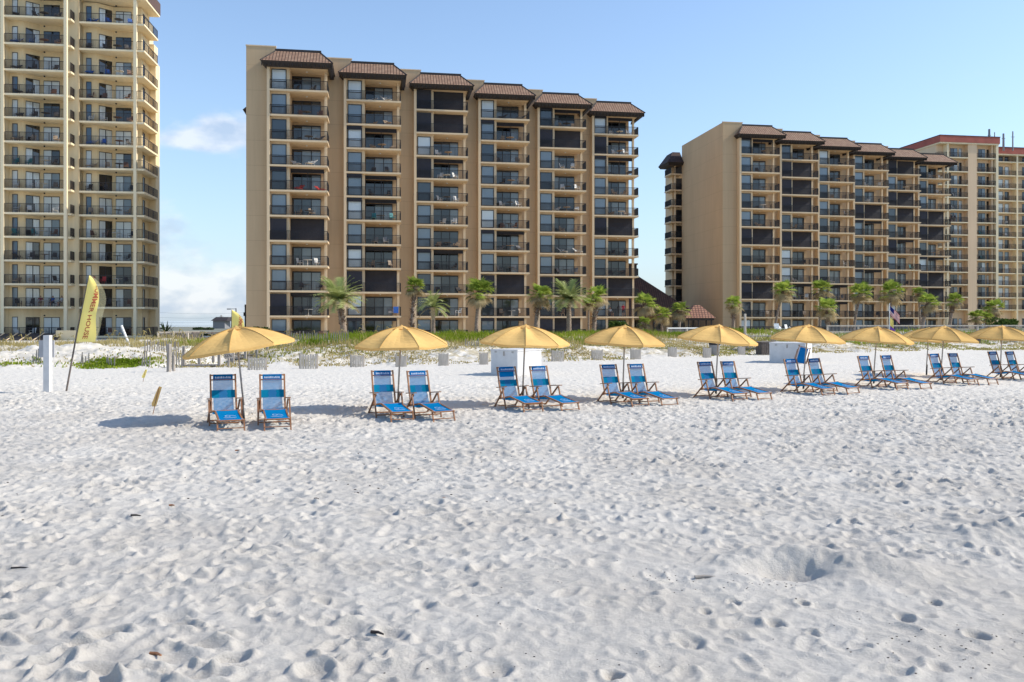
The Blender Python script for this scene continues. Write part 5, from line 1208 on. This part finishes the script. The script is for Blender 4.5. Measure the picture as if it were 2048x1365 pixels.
# ------------------------------------------------------------------ small debris on the sand
def Hn(x, y): return float(H(np.array([x]), np.array([y]))[0])
def twig(px, py, L, label, m='darkwood', a=0.2, r=.012):
    Z = GZ(py); X = PX(px, Z); mb = MB(); random.seed(px); mb.tube([(0, 0, 0), (L * .5, .006, .003), (L, -.015, .004)], [r, r * .9, r * .5], 6)
    o = link('twig', mb.mesh('twig', M[m]), None, (X, Z, Hn(X, Z) + r * .8), a); tag(o, label, 'twig', 'bits of driftwood on the sand')
twig(1390, 1163, .17, 'pale brown stick beside the dug hollow', 'greywood', .05, .016); twig(22, 1137, .16, 'thin dark sliver at the left edge of the foreground', 'dark', .05, .008)
twig(742, 1272, .11, 'short dark stick in the lower middle foreground', 'dark', -.4); twig(300, 1309, .10, 'brown stick low in the left foreground', 'wood', -.3); twig(262, 1037, .13, 'dark driftwood bit in the left mid sand', 'dark', -.2)
twig(338, 1013, .07, 'tiny yellowish chip left of centre', 'wood', 0); twig(470, 904, .09, 'small red brown chip in the upper left sand', 'wood', .1); twig(124, 857, .25, 'thin dark stick near the first umbrella shadow', 'dark', .1, .014)
twig(628, 1001, .06, 'small black chip left of centre, middle distance', 'dark', 0, .014); twig(884, 997, .09, 'brown twig right of centre, middle distance', 'wood', .3, .006)
pc = MB(); random.seed(12)
for (px, py, sx, sy, n) in ((1525, 1175, .16, .16, 34), (1060, 1330, .5, .1, 16), (900, 930, 2.0, 1.5, 60), (1900, 1300, .5, .25, 60), (1350, 1165, .2, .15, 14), (1200, 1200, 1.5, .6, 40), (500, 1000, 2.5, 2, 50)):
    Z = GZ(py); X = PX(px, Z)
    for i in range(n):
        x, y = random.gauss(X, sx), random.gauss(Z, sy)
        if y < 4: continue
        s = random.uniform(.0015, .0042) * (1 if y < 9 else 2.2); z = Hn(x, y) + s * .3; pc.box(x - s * 1.6, x + s * 1.6, y - s, y + s, z - s, z + s * .6)
tag(link('shell_debris', pc.mesh('shell_debris', M['dark'])), 'scattered dark crumbs of shell and seaweed on the sand', None, None, 'stuff')

# ------------------------------------------------------------------ sky, sun, camera
world = bpy.data.worlds.new('World'); scene.world = world; world.use_nodes = True; nt = world.node_tree; nt.nodes.clear()
out = nt.nodes.new('ShaderNodeOutputWorld'); bg = nt.nodes.new('ShaderNodeBackground'); sky = nt.nodes.new('ShaderNodeTexSky')
SUN_EL, SUN_AZ = 38, 87          # azimuth measured from +Y towards +X
sky.sky_type = 'NISHITA'; sky.sun_disc = False; sky.sun_elevation = R(SUN_EL); sky.sun_rotation = R(SUN_AZ); sky.altitude = 0; sky.air_density = 1.0; sky.dust_density = .5; sky.ozone_density = 2.6
tcn = nt.nodes.new('ShaderNodeTexCoord')
def wn(op, a=None, b_=None, c=None):
    n = nt.nodes.new('ShaderNodeMath'); n.operation = op
    for i, v in enumerate((a, b_, c)):
        if v is None: continue
        if isinstance(v, (int, float)): n.inputs[i].default_value = v
        else: nt.links.new(v, n.inputs[i])
    return n.outputs[0]
nz = nt.nodes.new('ShaderNodeTexNoise'); nz.inputs['Scale'].default_value = 14; nz.inputs['Detail'].default_value = 9; nz.inputs['Roughness'].default_value = .6
mpn = nt.nodes.new('ShaderNodeMapping'); mpn.inputs['Scale'].default_value = (1, 1, 1.8); nt.links.new(tcn.outputs['Generated'], mpn.inputs['Vector']); nt.links.new(mpn.outputs[0], nz.inputs['Vector'])
def blob(px, py, rx, rz_):
    d = Vector(((px - CX) / F, 1, -(py - HY) / F)).normalized()
    sp_ = nt.nodes.new('ShaderNodeSeparateXYZ'); nt.links.new(tcn.outputs['Generated'], sp_.inputs[0])
    dx = wn('DIVIDE', wn('SUBTRACT', sp_.outputs['X'], d.x), rx); dz = wn('DIVIDE', wn('SUBTRACT', sp_.outputs['Z'], d.z), rz_)
    r2 = wn('ADD', wn('MULTIPLY', dx, dx), wn('MULTIPLY', dz, dz)); e = wn('POWER', 2.718, wn('MULTIPLY', r2, -1.0))
    return wn('MULTIPLY', e, wn('GREATER_THAN', sp_.outputs['Y'], 0.0))
bl = [blob(455, 258, .045, .022), blob(385, 285, .06, .014), blob(480, 580, .05, .032), blob(390, 600, .08, .02), blob(80, 500, .2, .05)]
tot = bl[0]
for x in bl[1:]: tot = wn('ADD', tot, x)
dens = wn('SUBTRACT', wn('ADD', wn('MULTIPLY', tot, .72), wn('MULTIPLY', nz.outputs['Fac'], 1.5)), 1.0)
cm = nt.nodes.new('ShaderNodeMapRange'); cm.interpolation_type = 'SMOOTHSTEP'; cm.inputs['From Min'].default_value = 0; cm.inputs['From Max'].default_value = .55; cm.inputs['To Max'].default_value = .62
nt.links.new(dens, cm.inputs['Value'])
mxs = nt.nodes.new('ShaderNodeMix'); mxs.data_type = 'RGBA'; nt.links.new(cm.outputs[0], mxs.inputs[0]); spz = nt.nodes.new('ShaderNodeSeparateXYZ'); nt.links.new(tcn.outputs['Generated'], spz.inputs[0])
hf = wn('MULTIPLY', wn('POWER', 2.718, wn('MULTIPLY', wn('MAXIMUM', spz.outputs['Z'], 0.0), -6.0)), .8)
hz = nt.nodes.new('ShaderNodeMix'); hz.data_type = 'RGBA'; nt.links.new(hf, hz.inputs[0]); nt.links.new(sky.outputs[0], hz.inputs[6]); hz.inputs[7].default_value = (2.1, 2.7, 3.4, 1)
nt.links.new(hz.outputs[2], mxs.inputs[6]); n3 = nt.nodes.new('ShaderNodeTexNoise'); n3.inputs['Scale'].default_value = 22; n3.inputs['Detail'].default_value = 6; nt.links.new(mpn.outputs[0], n3.inputs['Vector'])
c3 = nt.nodes.new('ShaderNodeValToRGB'); c3.color_ramp.elements[0].position = .38; c3.color_ramp.elements[1].position = .60; c3.color_ramp.elements[0].color = (.50, .59, .74, 1); c3.color_ramp.elements[1].color = (.93, .93, .95, 1); nt.links.new(n3.outputs['Fac'], c3.inputs[0])
sc_ = nt.nodes.new('ShaderNodeVectorMath'); sc_.operation = 'SCALE'; sc_.inputs['Scale'].default_value = 4.9; nt.links.new(c3.outputs[0], sc_.inputs[0]); nt.links.new(sc_.outputs[0], mxs.inputs[7])
nt.links.new(mxs.outputs[2], bg.inputs['Color']); bg.inputs['Strength'].default_value = .15; nt.links.new(bg.outputs[0], out.inputs['Surface'])
sd = bpy.data.lights.new('sun', 'SUN'); sd.energy = 3.3; sd.angle = R(.5); sd.color = (1, .93, .81); so = bpy.data.objects.new('sun', sd); COL.objects.link(so)
dv = Vector((math.sin(R(SUN_AZ)) * math.cos(R(SUN_EL)), math.cos(R(SUN_AZ)) * math.cos(R(SUN_EL)), math.sin(R(SUN_EL)))); so.rotation_euler = dv.to_track_quat('Z', 'Y').to_euler(); so.location = (30, -10, 60)
cd = bpy.data.cameras.new('camera'); cd.sensor_width = 36; cd.lens = 36 * F / 2048; cd.shift_y = -(682.5 - HY) / 2048; cd.clip_end = 9000; cd.clip_start = .1
co = bpy.data.objects.new('camera', cd); COL.objects.link(co); co.location = (0, 0, 2.2); co.rotation_euler = (R(90), 0, 0); scene.camera = co
vs = scene.view_settings; vs.view_transform = 'Standard'; vs.look = 'None'; vs.exposure = .62; vs.gamma = 1
